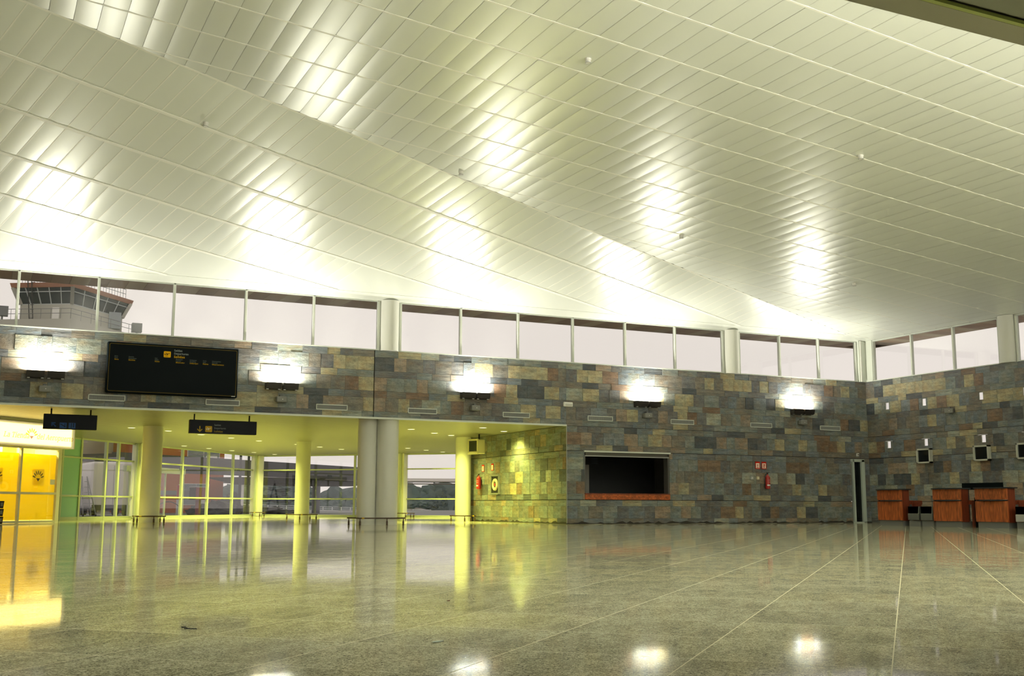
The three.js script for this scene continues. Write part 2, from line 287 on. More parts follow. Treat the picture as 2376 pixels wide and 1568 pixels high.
// ------------------------------------------------------------------ hall ceiling: bowed metal panels on two slopes
const yUp = (x) => HEAD + SLOPE_UP * (XR - Math.max(x, -1)) - SLOPE_UP * Math.max(0, -1 - x);
{
  // one panel: local x across its width, z along its length, bowed downwards in the middle
  function panelGeo(w, l, sag) {
    const g = new THREE.PlaneGeometry(w, l, 8, 1).rotateX(Math.PI / 2), p = g.attributes.position;
    for (let i = 0; i < p.count; i++) { const t = p.getX(i) / w * 2; p.setY(i, -sag * (1 - t * t)); }
    g.computeVertexNormals(); return g;
  }
  const PW = 0.45;
  function field(c, cells, frameOf, geo, most) {
    const list = [];
    for (const [a, b] of cells) { const f = frameOf(a, b); list.push({ f, s: shows(V().setFromMatrixPosition(f), PW * 1.5) }); }
    list.sort((a, b) => b.s - a.s);
    list.slice(0, most).forEach((o) => { const m = mesh('panel', geo, matPanel, c); o.f.decompose(m.position, m.quaternion, m.scale); });
    const rest = list.slice(most).map((o) => geo.clone().applyMatrix4(o.f));
    if (rest.length) mesh('panels', merge(rest), matPanel, c).userData.kind = 'stuff';
  }
  const wob = () => rr(-0.004, 0.004);
  // upper slope, falling towards the right-hand wall; rows run along x
  const up = struct('ceiling', 'large gently sloping metal panel ceiling over the hall', 'ceiling');
  const cellsU = [], PL = 1.49, z0 = -13.5;
  const tilt = Math.atan(SLOPE_UP), step = PW * Math.cos(tilt);
  const foldZ = (x) => ZB + (yUp(x) - HEAD) / SLOPE_LOW, rearZ = (x) => ZREAR - (yUp(x) - HEAD) / SLOPE_LOW;
  for (let i = 0; i < 90; i++) for (let j = -8; j < 16; j++) {
    const x = XR - (i + 0.5) * step, z = z0 - (j + 0.5) * PL;
    if (z - PL / 2 > rearZ(x) || z + PL / 2 < foldZ(x)) continue;
    cellsU.push([x, z]);
  }
  field(up, cellsU, (x, z) => {
    const left = x < -1, m = new THREE.Matrix4().makeRotationZ((left ? 1 : -1) * tilt + wob());
    const za = Math.max(z - PL / 2, foldZ(x) - 0.02), zb = Math.min(z + PL / 2, rearZ(x) + 0.02);
    m.scale(V(1, 1, (zb - za) / PL)); m.setPosition(x, yUp(x), (za + zb) / 2); return m;
  }, panelGeo(PW * 0.985, PL - 0.035, 0.006), 330);
  for (let j = -8; j <= 16; j++) {
    const z = z0 - j * PL; let xa = null, xb = null;
    for (let x = -11.9; x < XR; x += 0.1) if (z < rearZ(x) && z > foldZ(x)) { xa ??= x; xb = x; }
    if (xa === null) continue;
    const segs = []; if (xa < -1) segs.push([xa, Math.min(-1, xb)]); if (xb > -1) segs.push([Math.max(-1, xa), xb]);
    mesh('batten', merge(segs.map(([a, b]) => bar(V(a, yUp(a) + 0.001, z), V(b, yUp(b) + 0.001, z), 0.05, 0.02))), matBatten, up);
  }
  mesh('roof_deck', merge([[-12.3, -1], [-1, XR + 0.3]].map(([a, b]) => bar(V(a, yUp(a) + 0.2, -18), V(b, yUp(b) + 0.2, -18), 29, 0.2))), matPlaster, up);
  // lower slope rising from the window heads of the back wall; rows run parallel to the fold
  const low = struct('ceiling', 'ceiling slope rising from the back windows to the fold', 'ceiling');
  const yLow = (z) => HEAD + SLOPE_LOW * (z - ZB), run = V(1, -SLOPE_UP, -SLOPE_UP / SLOPE_LOW).normalize();
  const nrm = V(0, 1, -SLOPE_LOW).normalize(), acr = V().crossVectors(run, nrm).normalize();       // across the rows, in the plane
  const fold0 = V(-1, yUp(-1), foldZ(-1)), dzRow = 1.68, along = PW;
  const rowGap = dzRow * Math.abs(V(0, SLOPE_LOW, 1).normalize().dot(acr)) * Math.hypot(1, SLOPE_LOW);
  const cellsL = [], cutPanels = [];
  for (let r = 0; r < 8; r++) for (let i = -26; i < 78; i++) {
    const o = fold0.clone().addScaledVector(run, (i + 0.5) * along).addScaledVector(acr, -(r + 0.5) * rowGap * Math.sign(acr.z));
    if (o.x < -11.8 || o.x > XR + 0.2) continue;
    if (o.x < -1 && o.z > foldZ(o.x)) continue;
    const h = rowGap / 2 - 0.025, k = along * 0.5, cs = [[-k, -h], [k, -h], [k, h], [-k, h]].map(([u, v]) => o.clone().addScaledVector(run, u).addScaledVector(acr, v)), zc = ZB + 0.4;
    if (cs.every((c) => c.z < zc)) continue;
    if (cs.some((c) => c.z < zc)) {          // cut along the edge strip over the windows
      const out = []; cs.forEach((c, n) => { const d = cs[(n + 1) % 4]; if (c.z >= zc) out.push(c); if ((c.z - zc) * (d.z - zc) < 0) out.push(c.clone().lerp(d, (c.z - zc) / (c.z - d.z))); });
      const pos = []; for (let n = 1; n < out.length - 1; n++) for (const q of [out[0], out[n + 1], out[n]]) pos.push(q.x, q.y, q.z);
      const g = new THREE.BufferGeometry(); g.setAttribute('position', new THREE.Float32BufferAttribute(pos, 3)); g.computeVertexNormals(); cutPanels.push(g); continue;
    }
    cellsL.push([o, 0]);
  }
  field(low, cellsL, (o) => {
    const x = run.clone(), y = nrm.clone(), z = V().crossVectors(x, y);
    const m = new THREE.Matrix4().makeBasis(x, y, z).multiply(new THREE.Matrix4().makeRotationZ(wob())); m.setPosition(o); return m;
  }, panelGeo(PW * 0.94, rowGap - 0.05, 0.0055), 330);
  const barN = (a, b, w, h) => { const d = b.clone().sub(a), L = d.length(); d.normalize(); const x = V().crossVectors(nrm, d).normalize(); return new THREE.BoxGeometry(w, h, L).applyMatrix4(new THREE.Matrix4().makeBasis(x, nrm, d).setPosition(a.clone().add(b).multiplyScalar(0.5))); };
  const under = nrm.clone().multiplyScalar(-0.008);
  for (let r = 0; r < 8; r++) {
    const o = fold0.clone().addScaledVector(acr, -r * rowGap * Math.sign(acr.z)); let end = (XR - o.x) / run.x;
    const hit = (ZB + 0.4 - o.z) / run.z; if (hit < end) end = hit; if (end < 0.2) continue;
    const start = Math.max(-26 * along, r ? -26 * along : -0.2);
    const a = o.clone().addScaledVector(run, start).add(under), b = o.clone().addScaledVector(run, end).add(under);
    mesh('batten', barN(a, b, r ? 0.085 : 0.05, 0.02), matBatten, low);
  }
  const strip = []; for (let i = -26; i < 78; i++) {       // thin cover strips between the panels of a row
    for (let r = 0; r < 7; r++) {
      const a = fold0.clone().addScaledVector(run, i * along).addScaledVector(acr, -r * rowGap * Math.sign(acr.z)), b = a.clone().addScaledVector(acr, -rowGap * Math.sign(acr.z));
      if (a.x < -11.8 || a.x > XR || b.x > XR || b.z < ZB + 0.35 || (a.x < -1 && a.z > foldZ(a.x))) continue;
      strip.push(barN(a, b, 0.028, 0.008));
    }
  }
  mesh('cover_strips', merge(strip), matBatten, low).userData.kind = 'stuff';
  // flat edge strip over the windows and the deck behind the panels
  mesh('cut_panels', merge(cutPanels), matPanel, low).userData.kind = 'stuff';
  mesh('edge_strip', barN(V((XLEFT + XR) / 2, yLow(ZB - 0.06), ZB - 0.06), V((XLEFT + XR) / 2, yLow(ZB + 0.41), ZB + 0.41), 42.4, 0.016), matPanel, low);
  mesh('roof_deck', bar(V(9, HEAD + 0.1, ZB - 0.05), V(9, yLow(-20.5) + 0.1, -20.5), 42.6, 0.12), matPlaster, low);
  // the matching slope behind the camera
  const back = struct('ceiling', 'matching ceiling slope above the soffit behind the camera', 'ceiling');
  mesh('slope_panel', bar(V(9, HEAD + 0.05, ZREAR + 0.05), V(9, HEAD + 0.05 + SLOPE_LOW * 11.4, ZREAR - 11.35), 42.6, 0.08), matPanel, back);
}
// eaves outside the windows: boarded soffits in brown timber
function eaves(label, pos, turn, x0, x1) {
  const e = struct('eaves', label, 'eaves', pos, turn), mats = [[0.34, 0.19, 0.11], [0.42, 0.30, 0.19], [0.29, 0.15, 0.09]].map((c) => std(lin(...c), 0.6));
  let n = 0; for (let x = x0; x < x1; x += 0.5, n++) { const b = mesh('board', B(0.49, 0.03, 1.25), mats[(n * 7) % 3], e); b.position.set(x + 0.25, HEAD - 0.02, -0.78); }
  mesh('edge', B(x1 - x0, 0.16, 0.06, (x0 + x1) / 2, HEAD + 0.05, -1.43), mats[2], e);
  mesh('roof_slab', B(x1 - x0, 0.1, 1.5, (x0 + x1) / 2, HEAD + 0.16, -0.75), matGrey, e);
}
eaves('brown boarded eaves outside the back windows', [0, 0, ZB], 0, XLEFT, XR + 1.2);
eaves('brown boarded eaves outside the right-hand windows', [XR, 0, 0], -Math.PI / 2, ZB - 1.2, -4);

// ------------------------------------------------------------------ clerestory windows
let winNo = 0;
function clerestory(pos, turn, bays, columns, where) {
  const H = HEAD - SILL, place = new THREE.Group(); place.position.set(...pos); place.rotation.y = turn; place.updateMatrixWorld(true);
  bays.forEach(([x0, x1], i) => {
    winNo++;
    const c = place.localToWorld(V((x0 + x1) / 2, SILL, -0.08));
    const w = struct('window_' + winNo, where(i), 'window', [c.x, c.y, c.z], turn);
    const L = x1 - x0;
    mesh('pane', B(L - 0.06, H - 0.06, 0.012, 0, H / 2, 0), matGlass, w);
    mesh('mullion', RB(0.07, H, 0.12, 0.012, L / 2, H / 2, 0), matWhiteMetal, w);
    if (!bays.some((b) => Math.abs(b[1] - x0) < 0.01)) mesh('mullion', RB(0.07, H, 0.12, 0.012, -L / 2, H / 2, 0), matWhiteMetal, w);
    mesh('sill', B(L, 0.03, 0.2, 0, 0.015, 0.0), matWhiteMetal, w);
    mesh('head', B(L, 0.045, 0.12, 0, H - 0.022, 0), matWhiteMetal, w);
  });
  for (const [x, label] of columns) {
    const c = place.localToWorld(V(x, SILL, 0));
    const o = thing('round_column', label, 'column', [c.x, c.y, c.z], turn, 'round columns between the high windows');
    mesh('shaft', CYL(0.29, 0.29, H, 40, 0, H / 2, -0.06), matColumn, o);
    for (const s of [-1, 1]) mesh('edge_panel', B(0.07, H, 0.1, s * 0.33, H / 2, -0.1), matWhiteMetal, o);
  }
}
const row = (a, b, n) => Array.from({ length: n }, (_, i) => [a + (b - a) * i / n, a + (b - a) * (i + 1) / n]);
const backBays = [...row(-1.36, 10.78, 6), ...row(11.5, 23.64, 6), ...row(24.36, 29.8, 3)];
const ordinal = ['first', 'second', 'third', 'fourth', 'fifth', 'sixth'];
const backWhere = (i) => i < 6 ? (i < 2 ? `high window with the control tower behind it, ${i ? 'right' : 'left'} one` : `${ordinal[5 - i]} high window left of the left round column`)
  : i < 12 ? `${ordinal[i - 6]} high window right of the left round column` : `${ordinal[i - 12]} high window right of the right round column on the back wall`;
clerestory([0, 0, ZB], 0, [...row(-12, -2.1, 5).map((b) => b), ...backBays], [[11.14, 'round white column between high windows above the twin columns'], [24.0, 'round white column between high windows near the corner'], [-1.73, 'round white column between high windows left of the view']],
  (i) => i < 5 ? `high window on the back wall outside the view, number ${ordinal[i]} from the end wall` : backWhere(i - 5));
clerestory([XR, 0, 0], -Math.PI / 2, [...row(-31.6, -25.83, 3), ...row(-25.12, -13.2, 6), ...row(-12.5, -4.3, 4)], [[-25.48, 'round white column between high windows of the right wall'], [-12.85, 'round white column on the right wall outside the view']],
  (i) => `${['first', 'second', 'third', 'fourth', 'fifth', 'sixth', 'seventh', 'eighth', 'ninth', 'tenth', 'eleventh', 'twelfth', 'thirteenth'][i]} high window from the corner on the right wall`);
clerestory([0, 0, ZREAR], Math.PI, row(-XR + 0.3, 11.6, 20), [], (i) => `high window behind the camera, bay ${i + 1} of twenty`);
{
  const p = thing('corner_post', 'pale square post where the two window rows meet', 'post', [XR - 0.16, SILL, ZB + 0.02]);
  mesh('post', B(0.34, HEAD - SILL, 0.3, 0, (HEAD - SILL) / 2, -0.1), matWhiteMetal, p); mesh('post', B(0.2, HEAD - SILL, 0.44, 0.24, (HEAD - SILL) / 2, 0.18), matWhiteMetal, p);
  mesh('post_edge', B(0.05, HEAD - SILL, 0.06, -0.1, (HEAD - SILL) / 2, 0.07), matColumn, p);
}
// small square windows through the right wall
niches.forEach((n, i) => {
  winNo++; const z = (n[0] + n[2]) / 2, y = (n[1] + n[3]) / 2;
  const w = struct('window_' + winNo, `${ordinal[Math.floor(i / 2)]} small square window from the corner, ${i % 2 ? 'lower' : 'upper'} row of the right wall`, 'window', [XR + 0.035, y, z], -Math.PI / 2);
  mesh('pane', B(0.2, 0.26, 0.01), new THREE.MeshPhysicalMaterial({ color: 0xffffff, roughness: 0.15, transmission: 1, thickness: 0 }), w);
  mesh('frame', merge([B(0.2, 0.012, 0.03, 0, 0.125), B(0.2, 0.012, 0.03, 0, -0.125), B(0.012, 0.24, 0.03, 0.094), B(0.012, 0.24, 0.03, -0.094)]), matWhite, w);
});

// ------------------------------------------------------------------ trims, hatch, door in the back wall
{
  const t = struct('trim_1', 'pale metal strip along the edge of the wide opening', 'trim', [0, SOFFIT, ZB]);
  mesh('strip', B(OPEN_R - XLEFT, 0.055, 0.08, (OPEN_R + XLEFT) / 2, 0.0, 0.0), matWhiteMetal, t);
  mesh('corner_bead', B(0.012, SOFFIT - 0.03, 0.012, OPEN_R + 0.003, -SOFFIT / 2, 0.012), matLightGrey, t);
}
{
  const [x0, y0, x1, y1] = hatch, w = x1 - x0;
  const h = thing('serving_hatch', 'dark serving hatch with an orange wood counter in the slate wall', 'hatch', [(x0 + x1) / 2, 0, ZB]);
  mesh('head_strip', B(w + 0.06, 0.05, 0.07, 0, y1 - 0.01, 0.02), matWhiteMetal, h);
  mesh('shutter_box', B(w - 0.02, 0.1, 0.2, 0, y1 - 0.09, -0.12), std(lin(0.10, 0.095, 0.075), 0.5), h);
  mesh('shutter_rail', B(w - 0.02, 0.03, 0.05, 0, y1 - 0.155, -0.02), matLightGrey, h);
  const c = mesh('counter', RB(w - 0.01, 0.17, 0.34, 0.012, 0, y0 + 0.09, -0.13), matWood, h);
  mesh('counter_top', B(w - 0.02, 0.035, 0.36, 0, y0 + 0.195, -0.14), matWoodDark, h);
  for (const s of [-1, 1]) mesh('jamb', B(0.05, y1 - y0 - 0.2, 0.26, s * (w / 2 - 0.025), (y0 + y1) / 2 + 0.1, -0.15), std(lin(0.10, 0.095, 0.09), 0.6), h);
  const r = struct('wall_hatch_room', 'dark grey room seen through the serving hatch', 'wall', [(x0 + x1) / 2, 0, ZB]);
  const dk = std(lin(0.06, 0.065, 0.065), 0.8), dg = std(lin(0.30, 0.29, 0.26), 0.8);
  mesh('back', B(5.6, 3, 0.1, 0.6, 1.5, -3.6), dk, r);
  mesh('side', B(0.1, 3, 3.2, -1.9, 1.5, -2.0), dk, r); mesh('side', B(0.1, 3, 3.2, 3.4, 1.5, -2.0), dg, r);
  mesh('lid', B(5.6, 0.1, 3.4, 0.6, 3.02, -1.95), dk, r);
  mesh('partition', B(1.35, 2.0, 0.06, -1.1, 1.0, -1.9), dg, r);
  const g = thing('wall_grille', 'small slatted grille on the dark wall inside the hatch', 'grille', [x0 + w * 0.72, 2.12, ZB - 3.5]);
  for (let k = 0; k < 4; k++) mesh('slat', B(0.26, 0.02, 0.03, 0, k * 0.06), std(lin(0.10, 0.13, 0.15), 0.4), g);
}
{
  const d = struct('door_1', 'narrow pale framed door with dark glass in the corner', 'door', [29.6, 0, ZB]);
  const fr = std(lin(0.50, 0.56, 0.50), 0.4);
  for (const s of [-1, 1]) mesh('jamb', RB(s > 0 ? 0.15 : 0.07, 2.33, 0.14, 0.008, s > 0 ? 0.245 : -0.215, 1.165, -0.02), fr, d);
  mesh('head', B(0.6, 0.1, 0.14, 0, 2.29, -0.02), fr, d); mesh('threshold', B(0.6, 0.04, 0.14, 0, 0.02, -0.02), fr, d);
  mesh('glass', B(0.36, 2.2, 0.02, 0, 1.14, -0.05), matDarkGlass, d);
  mesh('reveal', B(0.1, 2.33, 0.03, -0.285, 1.165, -0.3), fr, d);
  const e = thing('wall_bracket', 'small white bracket light above the narrow door', 'bracket', [29.62, 2.5, ZB + 0.02]);
  mesh('back', B(0.03, 0.11, 0.05, -0.045, 0, 0), matWhite, e); mesh('arm', B(0.1, 0.03, 0.05, 0.0, 0.045, 0), matWhite, e); mesh('arm', B(0.08, 0.03, 0.05, 0, -0.03, 0), matWhite, e);
}

// ------------------------------------------------------------------ low ceiling behind the opening and above the camera
{
  const c = struct('ceiling', 'low slatted ceiling with downlights behind the opening', 'ceiling');
  const sh = new THREE.Shape([...PASS].map((p) => new THREE.Vector2(p[0], -(Math.min(p[1], ZB - 0.04)))));
  mesh('deck', new THREE.ExtrudeGeometry(sh, { depth: 0.2, bevelEnabled: false }).rotateX(-Math.PI / 2).translate(0, SOFFIT + 0.03, 0), std(lin(0.14, 0.135, 0.11), 0.7), c);
  const gs = [], n2 = V(Math.SQRT1_2, 0, -Math.SQRT1_2), dir = V(Math.SQRT1_2, 0, Math.SQRT1_2);
  const poly = PASS.map(([x, z]) => V(x, 0, Math.min(z, ZB - 0.05)));
  for (let k = 10; k < 62; k += 0.2) {          // each slat is clipped to the outline of the ceiling
    const t = []; for (let i = 0; i < poly.length; i++) { const a = poly[i], b = poly[(i + 1) % poly.length], da = a.dot(n2) - k, db = b.dot(n2) - k; if (da * db < 0) t.push(a.clone().lerp(b, da / (da - db)).dot(dir)); }
    t.sort((a, b) => a - b); if (t.length < 2 || t[t.length - 1] - t[0] < 0.4) continue;
    gs.push(bar(n2.clone().multiplyScalar(k).addScaledVector(dir, t[0]).setY(SOFFIT + 0.015), n2.clone().multiplyScalar(k).addScaledVector(dir, t[t.length - 1]).setY(SOFFIT + 0.015), 0.17, 0.03));
  }
  mesh('slats', merge(gs), std(lin(0.22, 0.215, 0.19), 0.4), c).userData.kind = 'stuff';
  const n = struct('ceiling', 'dark low soffit edge overhead at the upper right', 'ceiling', [0, SOFFIT, 0]);
  mesh('deck', B(XR - XLEFT, 0.2, 11.4, (XR + XLEFT) / 2, 0.115, 1.75), std(lin(0.27, 0.28, 0.22), 0.7), n);
  mesh('edge_beam', B(XR - XLEFT, 0.3, 0.17, (XR + XLEFT) / 2, 0.15, ZREAR + 0.085), std(lin(0.34, 0.33, 0.25), 0.6), n);
  mesh('edge_bead', B(XR - XLEFT, 0.02, 0.03, (XR + XLEFT) / 2, 0.008, ZREAR + 0.19), std(lin(0.35, 0.42, 0.08), 0.5), n);
}
// ------------------------------------------------------------------ downlights
const dlList = [[4.66, -39.9], [6.04, -41.0], [7.47, -42.6], [8.89, -44.1], [10.33, -45.6], [12.39, -47.4], [13.85, -49.0], [15.34, -50.6], [8.26, -51.2], [9.66, -52.9], [11.03, -54.4], [12.41, -55.8], [13.84, -57.4], [6.2, -48.2], [13.41, -36.1], [14.87, -37.6], [15.9, -38.5], [15.28, -34.2], [16.67, -35.5], [17.72, -48.1], [19.13, -49.4], [20.5, -50.7]];
const matGlow = new THREE.MeshStandardMaterial({ color: 0x222222, emissive: lin(1.0, 0.94, 0.62), emissiveIntensity: 3.0, roughness: 0.5 });
const dlWords = ['first', 'second', 'third', 'fourth', 'fifth', 'sixth', 'seventh', 'eighth'];
dlList.forEach(([x, z], i) => {
  const label = i < 8 ? `round ceiling downlight, ${dlWords[i]} of the long diagonal row past the tall column` : i < 13 ? `round ceiling downlight, ${dlWords[i - 8]} of the far row over the glass doors` : i === 13 ? 'round ceiling downlight above the glazed screen behind the shop'
    : i < 17 ? `round ceiling downlight, ${dlWords[i - 14]} of the row right of the twin columns` : i < 19 ? `round ceiling downlight near the slate side wall, ${i === 17 ? 'left' : 'right'} of the pair` : `round ceiling downlight, ${dlWords[i - 19]} of the far row over the right glazing`;
  const o = thing('downlight', label, 'light', [x, SOFFIT, z], 0, 'round downlights in the low ceiling');
  mesh('trim_ring', new THREE.TorusGeometry(0.125, 0.014, 8, 28).rotateX(Math.PI / 2), matWhiteMetal, o);
  mesh('lamp_face', CYL(0.115, 0.115, 0.012, 28, 0, -0.004), matGlow, o);
  const l = new THREE.SpotLight(DOWNLIGHT.color, DOWNLIGHT.intensity, 0, 1.2, 0.7, 2); l.position.set(0, -0.03, 0); l.target.position.set(0, -2, 0); l.castShadow = true; l.shadow.radius = 5; o.add(l, l.target);
});

// ------------------------------------------------------------------ columns and their guard rails
function column(name, label, x, z, r, top = SOFFIT) {
  const o = thing(name, label, 'column', [x, 0, z]);
  mesh('shaft', CYL(r, r, top, 48, 0, top / 2), matColumn, o);
  return o;
}
column('round_column', 'round column lit yellow on its left side, left of the glass doors', 5.26, -39.0, 0.33);
column('round_column', 'round greenish column in front of the right glazing', 12.2, -45.6, 0.3);
column('round_column', 'left one of the grey twin columns under the stone band', 10.72, ZB - 0.62, 0.3);
column('round_column', 'right one of the grey twin columns under the stone band', 11.27, ZB - 0.36, 0.33);
column('round_column', 'round column at the end of the slate side wall beneath the monitor', 16.85, -39.55, 0.3);
function guard(label, x, z, w, d, turn = 0, tape = -1) {
  const o = thing('column_guard', label, 'guard rail', [x, 0, z], turn, 'low brown guard rails round the columns'), Hh = 0.2;
  for (const s of [-1, 1]) { mesh('rail', rod(V(-w / 2 - 0.06, Hh, s * d / 2), V(w / 2 + 0.06, Hh, s * d / 2), 0.02), matBrown, o); mesh('rail', rod(V(s * w / 2, Hh, -d / 2), V(s * w / 2, Hh, d / 2), 0.02), matBrown, o); }
  const prof = [[0.0, 0], [0.032, 0], [0.028, 0.02], [0.03, 0.09], [0.014, 0.14], [0.014, Hh]].map((p) => new THREE.Vector2(p[0], p[1]));
  for (const px of [-w / 2, w / 2]) for (const pz of [-d / 2, d / 2]) mesh('post', new THREE.LatheGeometry(prof, 12).translate(px, 0, pz), matBrown, o);
  mesh('post', new THREE.LatheGeometry(prof, 12).translate(0.12 * w, 0, d / 2), matBrown, o);
  mesh('tape', rod(V(tape * (w / 2 - 0.05), Hh, d / 2), V(tape * (w / 2 - 0.13), Hh, d / 2), 0.023), std(lin(0.55, 0.36, 0.01), 0.5), o);
}
guard('brown guard rail round the twin columns', 10.99, ZB - 0.5, 1.36, 1.1);
guard('brown guard rail round the column beside the shop', 5.26, -39.0, 0.85, 0.85);
guard('brown guard rail round the column before the right glazing', 12.2, -45.6, 0.85, 0.85, 0.4);
guard('brown guard rail at the column under the monitor', 16.75, -39.3, 0.5, 0.8, 0.3, 1);

// ------------------------------------------------------------------ glazed fronts behind the opening
const frameMat = std(lin(0.40, 0.44, 0.36), 0.5);
const Apt = V(2.2, 0, -45.4), Vpt = V(13.4, 0, -59.6), Rpt = V(26.0, 0, -46.95);
function glazed(name, label, a, b, mullions, transoms, skip = []) {
  const L = a.distanceTo(b), o = struct(name, label, 'glazing', [a.x, 0, a.z], Math.atan2(-(b.z - a.z), b.x - a.x));
  const xs = [0, ...mullions, L];
  xs.forEach((x, i) => mesh('mullion', B(0.1, SOFFIT, 0.12, x, SOFFIT / 2, 0), frameMat, o));
  for (const y of [0.05, ...transoms, SOFFIT - 0.03]) mesh('transom', B(L, y < 0.1 ? 0.1 : 0.065, 0.1, L / 2, y, 0), frameMat, o);
  const ys = [0.1, ...transoms, SOFFIT - 0.06];
  for (let i = 0; i < xs.length - 1; i++) if (!skip.includes(i)) for (let j = 0; j < ys.length - 1; j++)
    mesh('pane', B(xs[i + 1] - xs[i] - 0.1, ys[j + 1] - ys[j] - 0.065, 0.01, (xs[i] + xs[i + 1]) / 2, (ys[j] + ys[j + 1]) / 2, 0), matGlass, o);
  return o;
}
{
  const L1 = Apt.distanceTo(Vpt);
  const g = glazed('window_glass_front', 'glazed front with pale green frames and doors behind the tall column', Apt, Vpt, [1.15, 2.35, 4.1, 5.0, 8.1, 10.3, 12.8, 15.4], [0.91, 2.41], [0, 1]);
  const green = std(lin(0.20, 0.40, 0.33), 0.35);
  for (const [x0, x1] of [[0.05, 1.1], [1.2, 2.3]]) for (const [y0, y1] of [[0.1, 0.88], [0.95, 2.38], [2.45, SOFFIT - 0.06]]) mesh('green_panel', B(x1 - x0, y1 - y0, 0.04, (x0 + x1) / 2, (y0 + y1) / 2, 0), green, g);
  mesh('door_header', B(5.2, 0.26, 0.2, 10.4, 2.18, -1.4), frameMat, g);
  for (const x of [8.2, 9.6, 11.3, 13.0]) mesh('door_stile', B(0.06, 2.1, 0.08, x, 1.05, -1.4), frameMat, g);
  mesh('door_leaf', B(1.6, 2.0, 0.012, 10.45, 1.03, -1.4), matGlass, g);
  const e = thing('exit_sign', 'small green exit sign over the glass doors', 'sign', [8.7, 2.27, -54.2], Math.atan2(-(Vpt.z - Apt.z), Vpt.x - Apt.x));
  mesh('plate', B(0.42, 0.16, 0.03), std(lin(0.01, 0.10, 0.04), 0.5), e);
  mesh('running_figure', B(0.04, 0.09, 0.01, -0.05, 0, 0.018), std(lin(0.35, 0.55, 0.4), 0.5), e); mesh('arrow', B(0.09, 0.03, 0.01, 0.07, 0, 0.018), std(lin(0.35, 0.55, 0.4), 0.5), e);
  glazed('window_glass_front', 'glazed front with a view of trees right of the pillars', Vpt, Rpt, [0.35, 3.0, 5.9, 8.7, 11.6, 14.4], [0.91, 2.41]);
  for (const [x, z, label] of [[13.4, -59.3, 'square green pillar where the two glazed fronts meet'], [19.35, -53.4, 'square green pillar in the right glazing behind the twin columns'], [6.3, -50.3, 'square olive pillar just left of the glass doors']]) {
    const p = thing('square_pillar', label, 'pillar', [x, 0, z], Math.PI / 4, 'square pillars of the glazed fronts');
    mesh('shaft', RB(0.5, SOFFIT, 0.5, 0.03, 0, SOFFIT / 2, 0), matColumn, p);
    mesh('edge_post', B(0.1, SOFFIT, 0.1, -0.3, SOFFIT / 2, 0.1), frameMat, p); mesh('edge_post', B(0.1, SOFFIT, 0.1, 0.1, SOFFIT / 2, -0.3), frameMat, p);
  }
  guard('brown guard rail at the pillar where the glazed fronts meet', 13.4, -59.0, 0.6, 0.6);
  guard('brown guard rail at the pillar behind the twin columns', 19.35, -52.9, 0.7, 0.7, 0.6);
  const e2 = struct('wall_passage_end', 'plain wall closing the passage outside the view', 'wall', [-9.2, 0, -32.9]);
  mesh('slab', B(0.2, SOFFIT + 0.2, 2.0, 0, SOFFIT / 2 + 0.1, 0), matPlaster, e2); mesh('slab', bar(V(0.1, 1.7, -0.8), V(11.3, 1.7, -12.6), 0.2, SOFFIT + 0.3), matPlaster, e2);
  const e3 = struct('wall_back_room', 'plain wall behind the slate side wall outside the view', 'wall', [22, 0, -39.9]);
  mesh('slab', B(8.6, SOFFIT + 0.2, 0.2, 0, SOFFIT / 2 + 0.1, 0), matPlaster, e3); mesh('slab', B(0.2, SOFFIT + 0.2, 7.2, 4.2, SOFFIT / 2 + 0.1, -3.5), matPlaster, e3);
}

